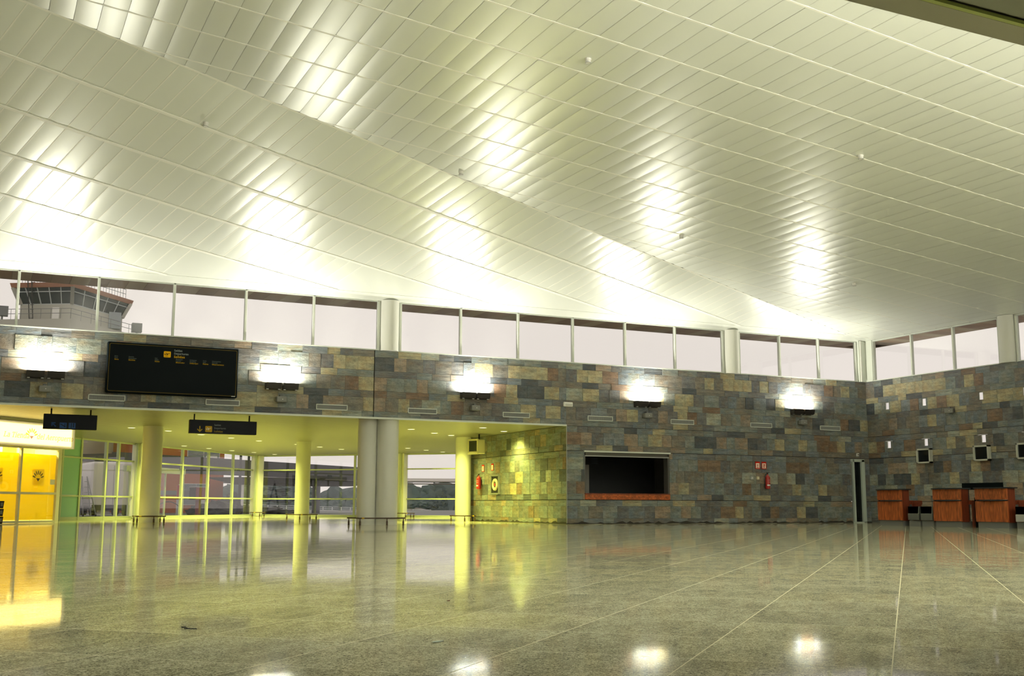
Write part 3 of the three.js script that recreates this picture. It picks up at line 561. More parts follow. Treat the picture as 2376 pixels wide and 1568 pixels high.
// ------------------------------------------------------------------ shop at the left
{
  const a = V(-2.6, 0, -33.65), turn = Math.PI / 4, o = thing('shop_front', 'airport shop front with cream sign band and yellow papered windows', 'shop', [a.x, 0, a.z], turn);
  const L = 7.45;             // local x runs to the right and away
  const white = std(lin(0.72, 0.70, 0.55), 0.5), paper = new THREE.MeshPhysicalMaterial({ color: lin(0.97, 0.84, 0.0), roughness: 0.9, transmission: 0.45, thickness: 0 });
  const band = canvasTex(2048, 203, (x, w, h) => {
    x.fillStyle = '#fdf2d2'; x.fillRect(0, 0, w, h); x.fillStyle = '#c48a12'; x.font = 'italic 62px serif'; x.textAlign = 'left';
    x.fillText('La Tienda', 1212, 138); x.fillText('del Aeropuerto', 1588, 138);
    shell(x, 1530, 118, 46, '#e0a800', '#6a4458');
  });
  function shell(x, cx, cy, r, ray, foot) {
    x.fillStyle = ray;
    for (let k = -3; k <= 3; k++) { x.save(); x.translate(cx, cy); x.rotate(k * 0.42); x.beginPath(); x.ellipse(0, -r * 1.15, r * 0.13, r * 0.42, 0, 0, 7); x.fill(); x.restore(); }
    x.fillStyle = foot; x.beginPath(); x.moveTo(cx - r * 0.5, cy - r * 0.05); x.lineTo(cx + r * 0.5, cy - r * 0.05); x.lineTo(cx, cy + r * 0.55); x.fill();
  }
  const faceMat = (t, e) => new THREE.MeshStandardMaterial({ map: t, roughness: 0.6, emissive: 0xffffff, emissiveMap: t, emissiveIntensity: e });
  mesh('sign_band', B(L + 0.1, 0.74, 0.3, L / 2, 2.72, 0.0), white, o);
  mesh('band_head', B(L + 0.1, 0.1, 0.24, L / 2, 3.14, 0.0), white, o);
  const s = mesh('sign_lettering', new THREE.PlaneGeometry(L, 0.72).translate(L / 2, 2.72, 0.156), faceMat(band, 0.22), o); s.userData.label = 'backlit cream sign lettering';
  const xs = [0.05, 1.8, 3.65, 5.45, 7.1];
  xs.forEach((x, i) => mesh('mullion', B(i === 4 ? 0.16 : 0.075, 2.35, 0.1, x, 1.175, -0.1), white, o));
  for (const y of [0.04, 0.92, 2.33]) mesh('transom', B(7.1, 0.07, 0.09, 3.6, y, -0.1), white, o);
  const logo = canvasTex(256, 256, (x) => { x.fillStyle = '#fceb00'; x.fillRect(0, 0, 256, 256); shell(x, 128, 150, 84, '#5a5a10', '#2a1a14'); });
  for (let i = 0; i < 4; i++) {
    const cx = (xs[i] + xs[i + 1]) / 2, w = xs[i + 1] - xs[i] - 0.08;
    mesh('paper_panel', B(w, 1.19, 0.006, cx, 1.545, -0.14), paper, o); mesh('paper_panel', B(w, 0.8, 0.006, cx, 0.5, -0.14), paper, o);
    const pp = o.children[o.children.length - 2], lg = mesh('paper_print', new THREE.PlaneGeometry(0.5, 0.5).translate(cx, 1.42, -0.133), new THREE.MeshPhysicalMaterial({ map: logo, roughness: 0.9, transmission: 0.35, thickness: 0 }), pp); lg.userData.label = 'shell emblem printed on yellow paper';
    mesh('pane', B(w, 2.25, 0.01, cx, 1.17, -0.1), matGlass, o);
  }
  mesh('side_frame', B(0.1, 2.35, 1.6, 7.16, 1.17, -0.95), white, o);
  mesh('notice', B(0.2, 0.16, 0.008, 6.85, 1.28, -0.08), matWhite, o);
  const back = std(lin(0.75, 0.68, 0.40), 0.8);
  mesh('back_wall', B(7.2, 3.1, 0.08, 3.6, 1.55, -2.2), back, o); mesh('shop_ceiling', B(7.2, 0.06, 2.2, 3.6, 3.0, -1.1), back, o); mesh('end_wall', B(0.08, 3.0, 1.2, 7.1, 1.5, -1.7), back, o);
  for (const x of [1.2, 3.2, 4.6, 5.75, 6.5]) mesh('shelf_upright', B(0.1, 0.6, 0.05, x, 2.1, -1.2), matWhite, o);
  const tube = mesh('light_tube', rod(V(0.4, 2.88, -0.7), V(6.8, 2.88, -0.7), 0.03), new THREE.MeshStandardMaterial({ color: 0x333333, emissive: lin(1, 0.85, 0.45), emissiveIntensity: 4 }), o);
  const al = new THREE.RectAreaLight(SHOPLIGHT.color, SHOPLIGHT.intensity, 6.4, 0.3); al.position.set(3.6, 2.82, -0.7); al.lookAt(V(3.6, 0, -0.7)); al.rotation.set(-Math.PI / 2, 0, 0); o.add(al);
  const al2 = new THREE.RectAreaLight(SHOPLIGHT.color, 4, 7.2, 0.6); al2.position.set(L / 2, 2.72, 0.17); o.add(al2);
  const box = thing('stacked_bins', 'dark stack of three shop bins at the left edge', 'bins', [0.35, 0, -35.9], Math.PI / 4);
  for (let k = 0; k < 3; k++) { mesh('bin', prism([[-0.3, 0], [0.27, 0], [0.3, 0.21], [-0.22, 0.21], [-0.26, 0.1]], 0.3).translate(0, 0.01 + k * 0.225, 0), matBlackSoft, box); mesh('tag', B(0.09, 0.11, 0.01, 0.2, 0.12 + k * 0.225, 0.306), matGrey, box); }
}

// ------------------------------------------------------------------ signs
const plane = (x, cx, cy, s, col) => {        // departing aeroplane pictogram
  x.save(); x.translate(cx, cy); x.rotate(-0.32); x.fillStyle = col; x.strokeStyle = col; x.lineWidth = s * 0.09; x.lineCap = 'round';
  x.beginPath(); x.moveTo(-s * 0.42, s * 0.05); x.lineTo(s * 0.42, s * 0.02); x.stroke();
  x.lineWidth = s * 0.1; x.beginPath(); x.moveTo(s * 0.05, 0); x.lineTo(-s * 0.22, -s * 0.25); x.moveTo(s * 0.08, s * 0.03); x.lineTo(-s * 0.12, s * 0.24); x.moveTo(-s * 0.38, 0); x.lineTo(-s * 0.46, -s * 0.14); x.stroke(); x.restore();
};
const printed = (t, rough = 0.3) => new THREE.MeshPhysicalMaterial({ map: t, roughness: rough, specularIntensity: 0.15 });
{
  const w = 3.56, h = 1.41, b = thing('departures_board', 'large black departures board with yellow lettering on the stone band', 'board', [4.755, 4.285, ZB + 0.06]);
  const bc = mesh('case', RB(w, h, 0.16, 0.05, 0, 0, 0.08, 3), matBlack, b);
  const t = canvasTex(2048, 812, (x, W, H) => {
    x.fillStyle = '#01090b'; x.fillRect(0, 0, W, H);
    x.strokeStyle = '#6d5a1c'; x.lineWidth = 7; x.beginPath(); x.roundRect ? x.roundRect(14, 14, W - 28, H - 28, 24) : x.rect(14, 14, W - 28, H - 28); x.stroke();
    x.fillStyle = '#e0a90c'; x.beginPath(); x.roundRect ? x.roundRect(850, 92, 112, 104, 14) : x.rect(850, 92, 112, 104); x.fill();
    plane(x, 906, 138, 90, '#1a1405'); x.fillStyle = '#1a1405'; x.fillRect(868, 178, 50, 5);
    x.textAlign = 'left'; x.font = '46px sans-serif'; x.fillStyle = '#aab3ae'; x.fillText('Saídas', 1012, 88); x.fillText('Departures', 1012, 140);
    x.font = 'bold 52px sans-serif'; x.fillStyle = '#d3a30f'; x.fillText('Salidas', 1012, 196);
    const cols = [[92, 'Hora', 'Time', 'Hora'], [308, 'Destino', 'Destination', 'Destino'], [714, 'Voo', 'Flight', 'Vuelo'], [1046, 'Mostrador', 'Counter', 'Mostrador'], [1268, 'Embarque', 'Boarding', 'Embarque'], [1480, 'Porta', 'Gate', 'Puerta'], [1628, 'Observacións', 'Remarks', 'Observaciones']];
    for (const [cx, a, e, s] of cols) { x.font = '24px sans-serif'; x.fillStyle = '#7d8784'; x.fillText(a, cx, 228); x.fillText(e, cx, 255); x.font = 'bold 28px sans-serif'; x.fillStyle = '#c4960f'; x.fillText(s, cx, 284); }
  });
  mesh('face', new THREE.PlaneGeometry(w - 0.07, h - 0.07).translate(0, 0, 0.1625), printed(t, 0.5), bc);
  for (const sx of [-1.2, 1.2]) mesh('wall_bracket', B(0.08, 0.5, 0.05, sx, 0, -0.02), matBlackSoft, b);
  mesh('maker_plate', B(0.11, 0.022, 0.004, w / 2 - 0.12, -h / 2 + 0.045, 0.165), matLightGrey, b);
}
function hangingSign(label, x0, x1, y0, y1, z, draw, posts) {
  const w = x1 - x0, h = y1 - y0, o = thing('hanging_sign', label, 'sign', [(x0 + x1) / 2, (y0 + y1) / 2, z]);
  const sc = mesh('case', RB(w, h, 0.2, 0.008, 0, 0, 0), matBlack, o);
  mesh('face', new THREE.PlaneGeometry(w - 0.01, h - 0.01).translate(0, 0, 0.103), printed(canvasTex(1024, Math.round(1024 * h / w), draw), 0.28), sc);
  for (const p of posts) mesh('hanger', rod(V(p, h / 2 - 0.01, 0), V(p, SOFFIT - (y0 + y1) / 2 + 0.02, 0), 0.022), matBlackSoft, o);
}
hangingSign('black hanging sign with blue arrow and toilet pictograms', 1.54, 2.92, 2.625, 3.035, -33.0, (x, W, H) => {
  x.fillStyle = '#020709'; x.fillRect(0, 0, W, H); x.fillStyle = x.strokeStyle = '#2a4a80';
  x.lineWidth = 26; x.lineJoin = 'miter'; x.beginPath(); x.moveTo(160, 250); x.lineTo(160, 182); x.lineTo(228, 182); x.moveTo(162, 184); x.lineTo(236, 258); x.stroke();
  x.fillRect(306, 172, 134, 118); x.fillRect(480, 172, 132, 118);
  x.fillStyle = '#0a121c'; x.save(); x.translate(372, 232); x.rotate(0.55); x.fillRect(-62, -8, 116, 16); x.restore(); x.fillRect(402, 186, 12, 80); x.fillRect(524, 178, 14, 106); x.fillRect(566, 178, 16, 90);
}, [-0.5, 0.52]);
hangingSign('black hanging departures sign with yellow aeroplane symbol', 5.44, 7.37, 2.625, 3.015, -33.0, (x, W, H) => {
  x.fillStyle = '#020709'; x.fillRect(0, 0, W, H);
  x.strokeStyle = '#b39317'; x.lineWidth = 15; x.beginPath(); x.moveTo(150, 96); x.lineTo(150, 176); x.moveTo(114, 144); x.lineTo(150, 180); x.lineTo(186, 144); x.stroke();
  x.fillStyle = '#c49c14'; x.beginPath(); x.roundRect ? x.roundRect(232, 92, 104, 96, 12) : x.rect(232, 92, 104, 96); x.fill(); plane(x, 284, 134, 80, '#efe6c8');
  x.font = '36px sans-serif'; x.fillStyle = '#8f9794'; x.fillText('Saídas', 366, 86); x.fillText('Departures', 366, 136); x.font = 'bold 40px sans-serif'; x.fillStyle = '#9c8215'; x.fillText('Salidas', 366, 188);
}, [-0.83, 0.76]);

// ------------------------------------------------------------------ uplights: pairs of black floodlights, open at the top
const floodGeo = (() => {
  const out = [[0.02, 0], [0.2, 0.03], [0.24, 0.19], [0.0, 0.19]];                   // section: z outwards, y up
  const wall = (inset) => out;
  const shell = prism(out.map(([z, y]) => [z, y]), 0.02).rotateY(-Math.PI / 2);      // end cheek
  const L = 0.44, t = 0.012;
  const parts = [];
  for (const s of [-1, 1]) parts.push(shell.clone().translate(s * (L / 2 - 0.01) + 0.01, 0, 0));
  const sheet = (a, b) => { const dz = b[0] - a[0], dy = b[1] - a[1], len = Math.hypot(dz, dy); return new THREE.BoxGeometry(L, t, len).rotateX(-Math.atan2(dy, dz)).translate(0, (a[1] + b[1]) / 2, (a[0] + b[0]) / 2); };
  parts.push(sheet(out[0], out[1]), sheet(out[1], out[2]), sheet(out[0], out[3]));
  return merge(parts);
})();
const matFlood = std(lin(0.02, 0.016, 0.014), 0.4);
const matFloodGlow = new THREE.MeshStandardMaterial({ color: 0x222222, emissive: lin(1.0, 0.88, 0.60), emissiveIntensity: 6, roughness: 0.4 });
function flood(x, z, turn, label, group, power = UPLIGHT.intensity) {
  const o = thing('floodlight', label, 'light', [x, 3.895, z], turn, group);
  const hs = mesh('housing', floodGeo, matFlood, o);
  for (const s of [-1, 1]) mesh('hinge', RB(0.07, 0.022, 0.05, 0.008, s * 0.17, 0.0, 0.13), matSteel, hs);
  mesh('bracket', B(0.06, 0.1, 0.05, 0, 0.05, 0.0), matFlood, o);
  mesh('lamp_glass', B(0.4, 0.008, 0.18, 0, 0.165, 0.11), matFloodGlow, o);
  const l = new THREE.RectAreaLight(UPLIGHT.color, power, 0.4, 0.18); l.position.set(0, 0.195, 0.12); l.rotation.set(Math.PI / 2 + 0.1, 0, 0); o.add(l);
}
const upX = [[1.47, 'at the left edge beside the departures board'], [7.82, 'just right of the departures board'], [13.96, 'right of the twin columns'], [20.33, 'above the serving hatch'], [26.98, 'nearest the corner']];
for (const [x, w] of upX) for (const s of [-1, 1]) flood(x + s * 0.25, ZB + 0.03, 0, `${s < 0 ? 'left' : 'right'} black floodlight of the pair ${w}`, 'floodlights on the stone band');
for (const x of [4.65, 7.82, 10.9, 13.96, 17.15, 20.33, 23.6, 26.98]) for (const s of [-1, 1]) flood(x + s * 0.25, ZREAR - 0.05, Math.PI, 'black floodlight on the rear wall behind the camera', 'floodlights outside the view', UPLIGHT.rear);

// ------------------------------------------------------------------ things on the back wall
function speaker(x, y, z, turn, label, group, mat = matLightGrey) {
  const o = thing('wall_speaker', label, 'speaker', [x, y, z], turn, group);
  const bd = mesh('body', RB(0.3, 0.17, 0.16, 0.03, 0, 0, 0.14, 3), mat, o);
  mesh('bracket', merge([B(0.07, 0.05, 0.12, 0, 0.11, 0.07), B(0.09, 0.1, 0.02, 0, 0.1, 0.012)]), matGrey, o);
  mesh('badge', CYL(0.013, 0.013, 0.006, 12).rotateX(Math.PI / 2).translate(0.02, 0, 0.222), matWhite, bd);
}
upX.forEach(([x, w]) => speaker(x, 3.61, ZB, 0, `grey loudspeaker below the floodlights ${w}`, 'grey loudspeakers under the floodlights', std(lin(0.20, 0.20, 0.18), 0.5)));
const vents = [[3.05, 'below the left end of the departures board'], [6.17, 'below the right end of the departures board'], [9.37, 'left of the vertical joint'], [12.24, 'right of the twin columns'], [15.45, 'left of the emergency lamp'], [18.55, 'above the left half of the hatch'], [21.81, 'right of the hatch and the loudspeaker above it'], [25.18, 'above the red signs'], [28.35, 'nearest the corner']];
for (const [x, w] of vents) {
  const o = thing('air_grille', `long pale framed air grille ${w}`, 'grille', [x, 3.455, ZB], 0, 'air grilles along the stone band'), W = 0.96, H = 0.165;
  mesh('frame', merge([B(W, 0.022, 0.025, 0, H / 2 - 0.011, 0.022), B(W, 0.022, 0.025, 0, -H / 2 + 0.011, 0.022), B(0.022, H, 0.025, W / 2 - 0.011, 0, 0.022), B(0.022, H, 0.025, -W / 2 + 0.011, 0, 0.022)]), matWhiteMetal, o);
  mesh('backing', B(W - 0.04, H - 0.04, 0.008, 0, 0, 0.016), matGrey, o);
  const fins = []; for (let k = -22; k <= 22; k++) fins.push(B(0.008, H - 0.04, 0.014, k * 0.0205, 0, 0.024));
  mesh('fins', merge(fins), std(lin(0.30, 0.31, 0.29), 0.5), o).userData.kind = 'stuff';
}
{
  const o = thing('emergency_lamp', 'white emergency lamp on the stone above the opening corner', 'lamp', [17.32, 3.87, ZB]);
  mesh('body', RB(0.34, 0.15, 0.08, 0.03, 0, 0, 0.05, 3), matWhite, o); mesh('lens', RB(0.26, 0.06, 0.02, 0.008, 0.01, -0.01, 0.09), std(lin(0.55, 0.54, 0.48), 0.2), o);
}
function fireSign(label, x, y, z, turn, kind) {
  const o = thing('fire_sign', label, 'sign', [x, y, z], turn);
  const t = canvasTex(128, 164, (c) => {
    c.fillStyle = '#c2281a'; c.fillRect(0, 0, 128, 164); c.fillStyle = '#f2ead6'; c.fillRect(16, 34, 96, 116); c.fillStyle = '#c2281a';
    if (kind) { c.fillRect(52, 62, 26, 80); c.fillRect(46, 48, 42, 12); c.fillRect(80, 56, 10, 34); } else { c.beginPath(); c.arc(64, 78, 20, 0, 7); c.fill(); c.fillRect(58, 94, 12, 30); c.fillRect(40, 122, 48, 28); c.fillStyle = '#f2ead6'; c.beginPath(); c.arc(64, 78, 8, 0, 7); c.fill(); c.fillRect(54, 132, 20, 18); }
  });
  mesh('plate', B(0.205, 0.26, 0.012, 0, 0, 0.02), matRed, o); mesh('print', new THREE.PlaneGeometry(0.2, 0.255).translate(0, 0, 0.0268), printed(t, 0.5), o);
}
fireSign('red fire alarm sign on the slate wall, left of two', 24.97, 2.03, ZB, 0, 0);
fireSign('red extinguisher sign on the slate wall, right of two', 25.25, 2.03, ZB, 0, 1);
fireSign('red fire sign on the green-lit side wall, nearer the column', OPEN_R, 1.98, -38.6, -Math.PI / 2, 1);
fireSign('red fire sign on the green-lit side wall, nearer the corner', OPEN_R, 2.0, -37.75, -Math.PI / 2, 0);
function extinguisher(label, x, z, turn) {
  const o = thing('fire_extinguisher', label, 'extinguisher', [x, 1.2, z], turn), r = 0.09;
  const p = [[0, 0], [r * 0.95, 0.0], [r, 0.02], [r, 0.38], [r * 0.8, 0.44], [r * 0.35, 0.475], [0.02, 0.49], [0.02, 0.53], [0, 0.53]].map((q) => new THREE.Vector2(q[0], q[1]));
  const cy = mesh('cylinder', new THREE.LatheGeometry(p, 24).translate(0, 0, 0.13), matRed, o);
  mesh('label_band', new THREE.CylinderGeometry(r + 0.002, r + 0.002, 0.05, 20, 1, true, -0.9, 1.8).translate(0, 0.13, 0.13), matWhite, cy);
  for (const y of [0.24, 0.31]) mesh('label_line', new THREE.CylinderGeometry(r + 0.002, r + 0.002, 0.014, 20, 1, true, -0.2, 1.2).translate(0, y, 0.13), matLightGrey, cy);
  mesh('valve', merge([B(0.04, 0.04, 0.04, 0, 0.54, 0.13), B(0.13, 0.015, 0.025, 0.03, 0.57, 0.13)]), matBlackSoft, o);
  mesh('hose', new THREE.TubeGeometry(new THREE.CatmullRomCurve3([V(-0.02, 0.55, 0.13), V(-0.1, 0.5, 0.14), V(-0.125, 0.35, 0.14), V(-0.115, 0.12, 0.14)]), 16, 0.013, 8), matBlackSoft, o);
  mesh('bracket', B(0.05, 0.2, 0.05, 0, 0.25, 0.03), matBlackSoft, o);
}
extinguisher('red fire extinguisher under the red signs on the slate wall', 25.31, ZB, 0);
extinguisher('red fire extinguisher on the side wall by the far column', OPEN_R, -38.75, -Math.PI / 2);
for (const [x, w, m] of [[24.7, 'left one, paler', matLightGrey], [24.96, 'right one, cream coloured', std(lin(0.62, 0.55, 0.36), 0.5)]]) {
  const o = thing('call_point', `small square call point left of the extinguisher, ${w}`, 'box', [x, 1.58, ZB]);
  mesh('box', RB(0.11, 0.11, 0.05, 0.01, 0, 0, 0.03), m, o); mesh('button', CYL(0.02, 0.02, 0.01, 12).rotateX(Math.PI / 2).translate(0, 0, 0.058), matWhite, o);
}
{
  const o = thing('hose_cabinet', 'fire hose cabinet with a glass front on the side wall', 'cabinet', [OPEN_R, 1.35, -37.45], -Math.PI / 2);
  mesh('frame', merge([B(0.68, 0.05, 0.08, 0, 0.33, 0.03), B(0.68, 0.05, 0.08, 0, -0.33, 0.03), B(0.05, 0.7, 0.08, 0.33, 0, 0.03), B(0.05, 0.7, 0.08, -0.33, 0, 0.03)]), matGrey, o);
  mesh('back', B(0.62, 0.62, 0.02, 0, 0, 0.015), matBlackSoft, o);
  mesh('hose_reel', new THREE.TorusGeometry(0.17, 0.055, 10, 28).translate(0, 0, 0.04), std(lin(0.5, 0.45, 0.32), 0.7), o);
  mesh('hub', CYL(0.05, 0.05, 0.06, 16).rotateX(Math.PI / 2).translate(0, 0, 0.04), matRed, o);
}
{ // old tube monitor hanging from the low ceiling
  const o = thing('ceiling_monitor', 'cream tube monitor hanging from the low ceiling by the side wall', 'monitor', [16.6, 2.72, -37.5], -1.25);
  mesh('case', RB(0.5, 0.52, 0.36, 0.03, 0, 0, 0.1, 2), std(lin(0.62, 0.58, 0.38), 0.5), o);
  mesh('bezel', merge([B(0.54, 0.05, 0.05, 0, 0.25, 0.29), B(0.54, 0.09, 0.05, 0, -0.24, 0.29), B(0.05, 0.5, 0.05, 0.245, 0, 0.29), B(0.05, 0.5, 0.05, -0.245, 0, 0.29)]), std(lin(0.66, 0.62, 0.38), 0.45), o);
  mesh('screen', RB(0.44, 0.38, 0.03, 0.012, 0, 0.02, 0.28), std(lin(0.03, 0.035, 0.03), 0.15), o);
  const k = new THREE.CylinderGeometry(0.17, 0.32, 0.24, 4).rotateY(Math.PI / 4).rotateX(-Math.PI / 2).translate(0, 0, -0.18);
  mesh('tube_housing', k, std(lin(0.55, 0.52, 0.36), 0.5), o); mesh('hanger', rod(V(0, 0.25, 0), V(0, SOFFIT - 2.70, 0), 0.03), matBlackSoft, o);
}
// ------------------------------------------------------------------ right wall: monitors and loudspeaker
[[-29.2, 'left one above the check-in desks'], [-26.69, 'middle one above the check-in desks'], [-24.97, 'cut by the right edge of the view']].forEach(([z, w]) => {
  const o = thing('wall_monitor', `square black monitor in a pale frame, ${w}`, 'monitor', [XR, 2.365, z], -Math.PI / 2, 'framed monitors over the check-in desks');
  const W = 0.63, H = 0.515, t = 0.055;
  const mf = mesh('frame', merge([B(W, t, 0.16, 0, H / 2 - t / 2, 0.06), B(W, t, 0.16, 0, -H / 2 + t / 2, 0.06), B(t, H, 0.16, W / 2 - t / 2, 0, 0.06), B(t, H, 0.16, -W / 2 + t / 2, 0, 0.06)]), std(lin(0.52, 0.53, 0.45), 0.45), o);
  mesh('screen', B(W - 0.1, H - 0.1, 0.06, 0, 0, 0.06), matDarkGlass, mf);
});
speaker(XR, 3.86, -28.0, -Math.PI / 2 + 0.5, 'grey loudspeaker with a black bracket high on the right wall', undefined, std(lin(0.2, 0.2, 0.18), 0.5));

// ------------------------------------------------------------------ check-in desks and baggage scales
const DX = 26.0;
function desk(label, z0, z1) {
  const o = thing('check_in_desk', label, 'desk', [DX, 0, (z0 + z1) / 2], -Math.PI / 2, 'orange wood check-in desks'), W = z1 - z0;   // local z faces the hall (-x)
  mesh('plinth', B(W - 0.06, 0.17, 0.5, 0, 0.085, -0.3), matGrey, o);
  const fp = mesh('front_panel', RB(W, 0.58, 0.04, 0.006, 0, 0.46, -0.02), matWood, o);
  mesh('front_panel', RB(W, 0.31, 0.04, 0.006, 0, 0.95, -0.02), matWood, o);
  mesh('side_panel', B(0.035, 0.95, 0.28, W / 2 - 0.018, 0.63, -0.18), matWoodDark, o); mesh('side_panel', B(0.035, 0.95, 0.28, -W / 2 + 0.018, 0.63, -0.18), matWoodDark, o);
  mesh('groove', B(W - 0.02, 0.02, 0.02, 0, 0.772, -0.03), matBlackSoft, o);
  const sh = new THREE.Shape(); sh.moveTo(-W * 0.36, 0); sh.lineTo(W * 0.36, 0); sh.quadraticCurveTo(0, 0.44, -W * 0.36, 0);
  mesh('bag_shelf', new THREE.ExtrudeGeometry(sh, { depth: 0.03, bevelEnabled: false }).rotateX(Math.PI / 2).translate(0, 0.79, 0.0), matBlackSoft, fp);
  const top = new THREE.Shape(); top.moveTo(-W / 2 - 0.03, -0.34); top.lineTo(W / 2 + 0.1, -0.34); top.lineTo(W / 2 + 0.03, 0); top.quadraticCurveTo(0, 0.34, -W / 2 - 0.03, 0); top.lineTo(-W / 2 - 0.03, -0.34);
  mesh('counter_top', new THREE.ExtrudeGeometry(top, { depth: 0.035, bevelEnabled: false }).rotateX(Math.PI / 2).translate(0, 1.14, 0.02), matBlackSoft, o);
  mesh('work_top', B(W + 0.12, 0.12, 0.4, 0.06, 0.72, -0.54), matWoodDark, o); mesh('work_leg', B(0.04, 0.66, 0.36, W / 2 + 0.08, 0.33, -0.54), matWoodDark, o);
}
desk('wooden check-in desk nearest the corner door', -27.28, -26.24);
desk('wooden check-in desk between the scales and the dark gap', -24.98, -23.92);
desk('wooden check-in desk nearest the right edge of the view', -23.4, -22.28);
function scale(label, z0, z1, pale) {
  const o = thing('baggage_scale', label, 'conveyor', [DX, 0, (z0 + z1) / 2], -Math.PI / 2, 'baggage scales beside the desks'), W = z1 - z0, pm = pale ? std(lin(0.40, 0.40, 0.39), 0.5) : std(lin(0.13, 0.135, 0.125), 0.5);
  mesh('plinth', B(W - 0.02, 0.17, 1.4, 0, 0.085, -0.75), matGrey, o);
  mesh('front_panel', RB(W - 0.03, 0.2, 0.05, 0.01, 0, 0.285, -0.02), pm, o);
  mesh('belt', B(W - 0.16, 0.03, 1.4, 0, 0.37, -0.72), matBlack, o);
  for (const s of [-1, 1]) mesh('side_guard', prism([[0.0, 0.19], [0.05, 0.19], [0.075, 0.6], [0.045, 0.6]], 1.4).translate(-0.05, 0, -1.42).scale(s, 1, 1).translate(s * (W / 2 - 0.03), 0, 0), pm, o);
  mesh('end_curtain', B(W - 0.12, 0.3, 0.03, 0, 0.5, -1.4), matBlackSoft, o);
}
scale('grey baggage scale, left of the two between the desks', -26.02, -25.55, false);
scale('grey baggage scale, right of the two between the desks', -25.5, -25.02, false);
scale('pale baggage scale right of the last desk', -22.05, -21.55, true);
scale('pale baggage scale at the right edge of the view', -21.5, -20.95, true);
{
  const o = thing('counter_screen', 'low black screen board behind two check-in desks', 'board', [DX + 1.0, 0, -24.0], -Math.PI / 2);
  mesh('board', RB(1.5, 0.2, 0.04, 0.01, 0, 1.2, 0), matBlack, o); mesh('post', B(0.05, 1.14, 0.05, -0.55, 0.57, 0), matBlackSoft, o); mesh('post', B(0.05, 1.14, 0.05, 0.55, 0.57, 0), matBlackSoft, o);
  const p = thing('gap_panel', 'tall black panel closing the gap between two desks', 'panel', [DX + 0.35, 0, -23.6], -Math.PI / 2);
  mesh('panel', B(0.24, 0.86, 0.04, 0, 0.43, 0), matBlack, p); mesh('glass_top', B(0.2, 0.3, 0.02, 0.0, 1.0, 0), std(lin(0.05, 0.07, 0.09), 0.2), p);
}

// ------------------------------------------------------------------ detectors on the hall ceiling
[[9.88, yUp(9.88), -17.37, 'above the middle of the hall, near the top of the view'], [16.98, yUp(16.98), -17.84, 'at the upper right of the ceiling'], [10.45, yUp(10.45), -24.85, 'beside the ceiling fold'], [17.47, yUp(17.47), -25.48, 'on the bright ceiling above the serving hatch'], [24.15, yUp(24.15), -25.9, 'near the corner of the hall'], [4.11, HEAD + SLOPE_LOW * (-24.6 - ZB), -24.6, 'on the shaded slope left of the fold']].forEach(([x, y, z, w]) => {
  const o = thing('smoke_detector', `small white ceiling detector ${w}`, 'detector', [x, y - 0.02, z], 0, 'ceiling detectors');
  mesh('base', CYL(0.065, 0.06, 0.05, 20, 0, 0, 0), matWhite, o); mesh('body', CYL(0.05, 0.055, 0.06, 20, 0, -0.04, 0), matWhite, o); mesh('ring', new THREE.TorusGeometry(0.052, 0.008, 8, 20).rotateX(Math.PI / 2).translate(0, -0.065, 0), matLightGrey, o);
});

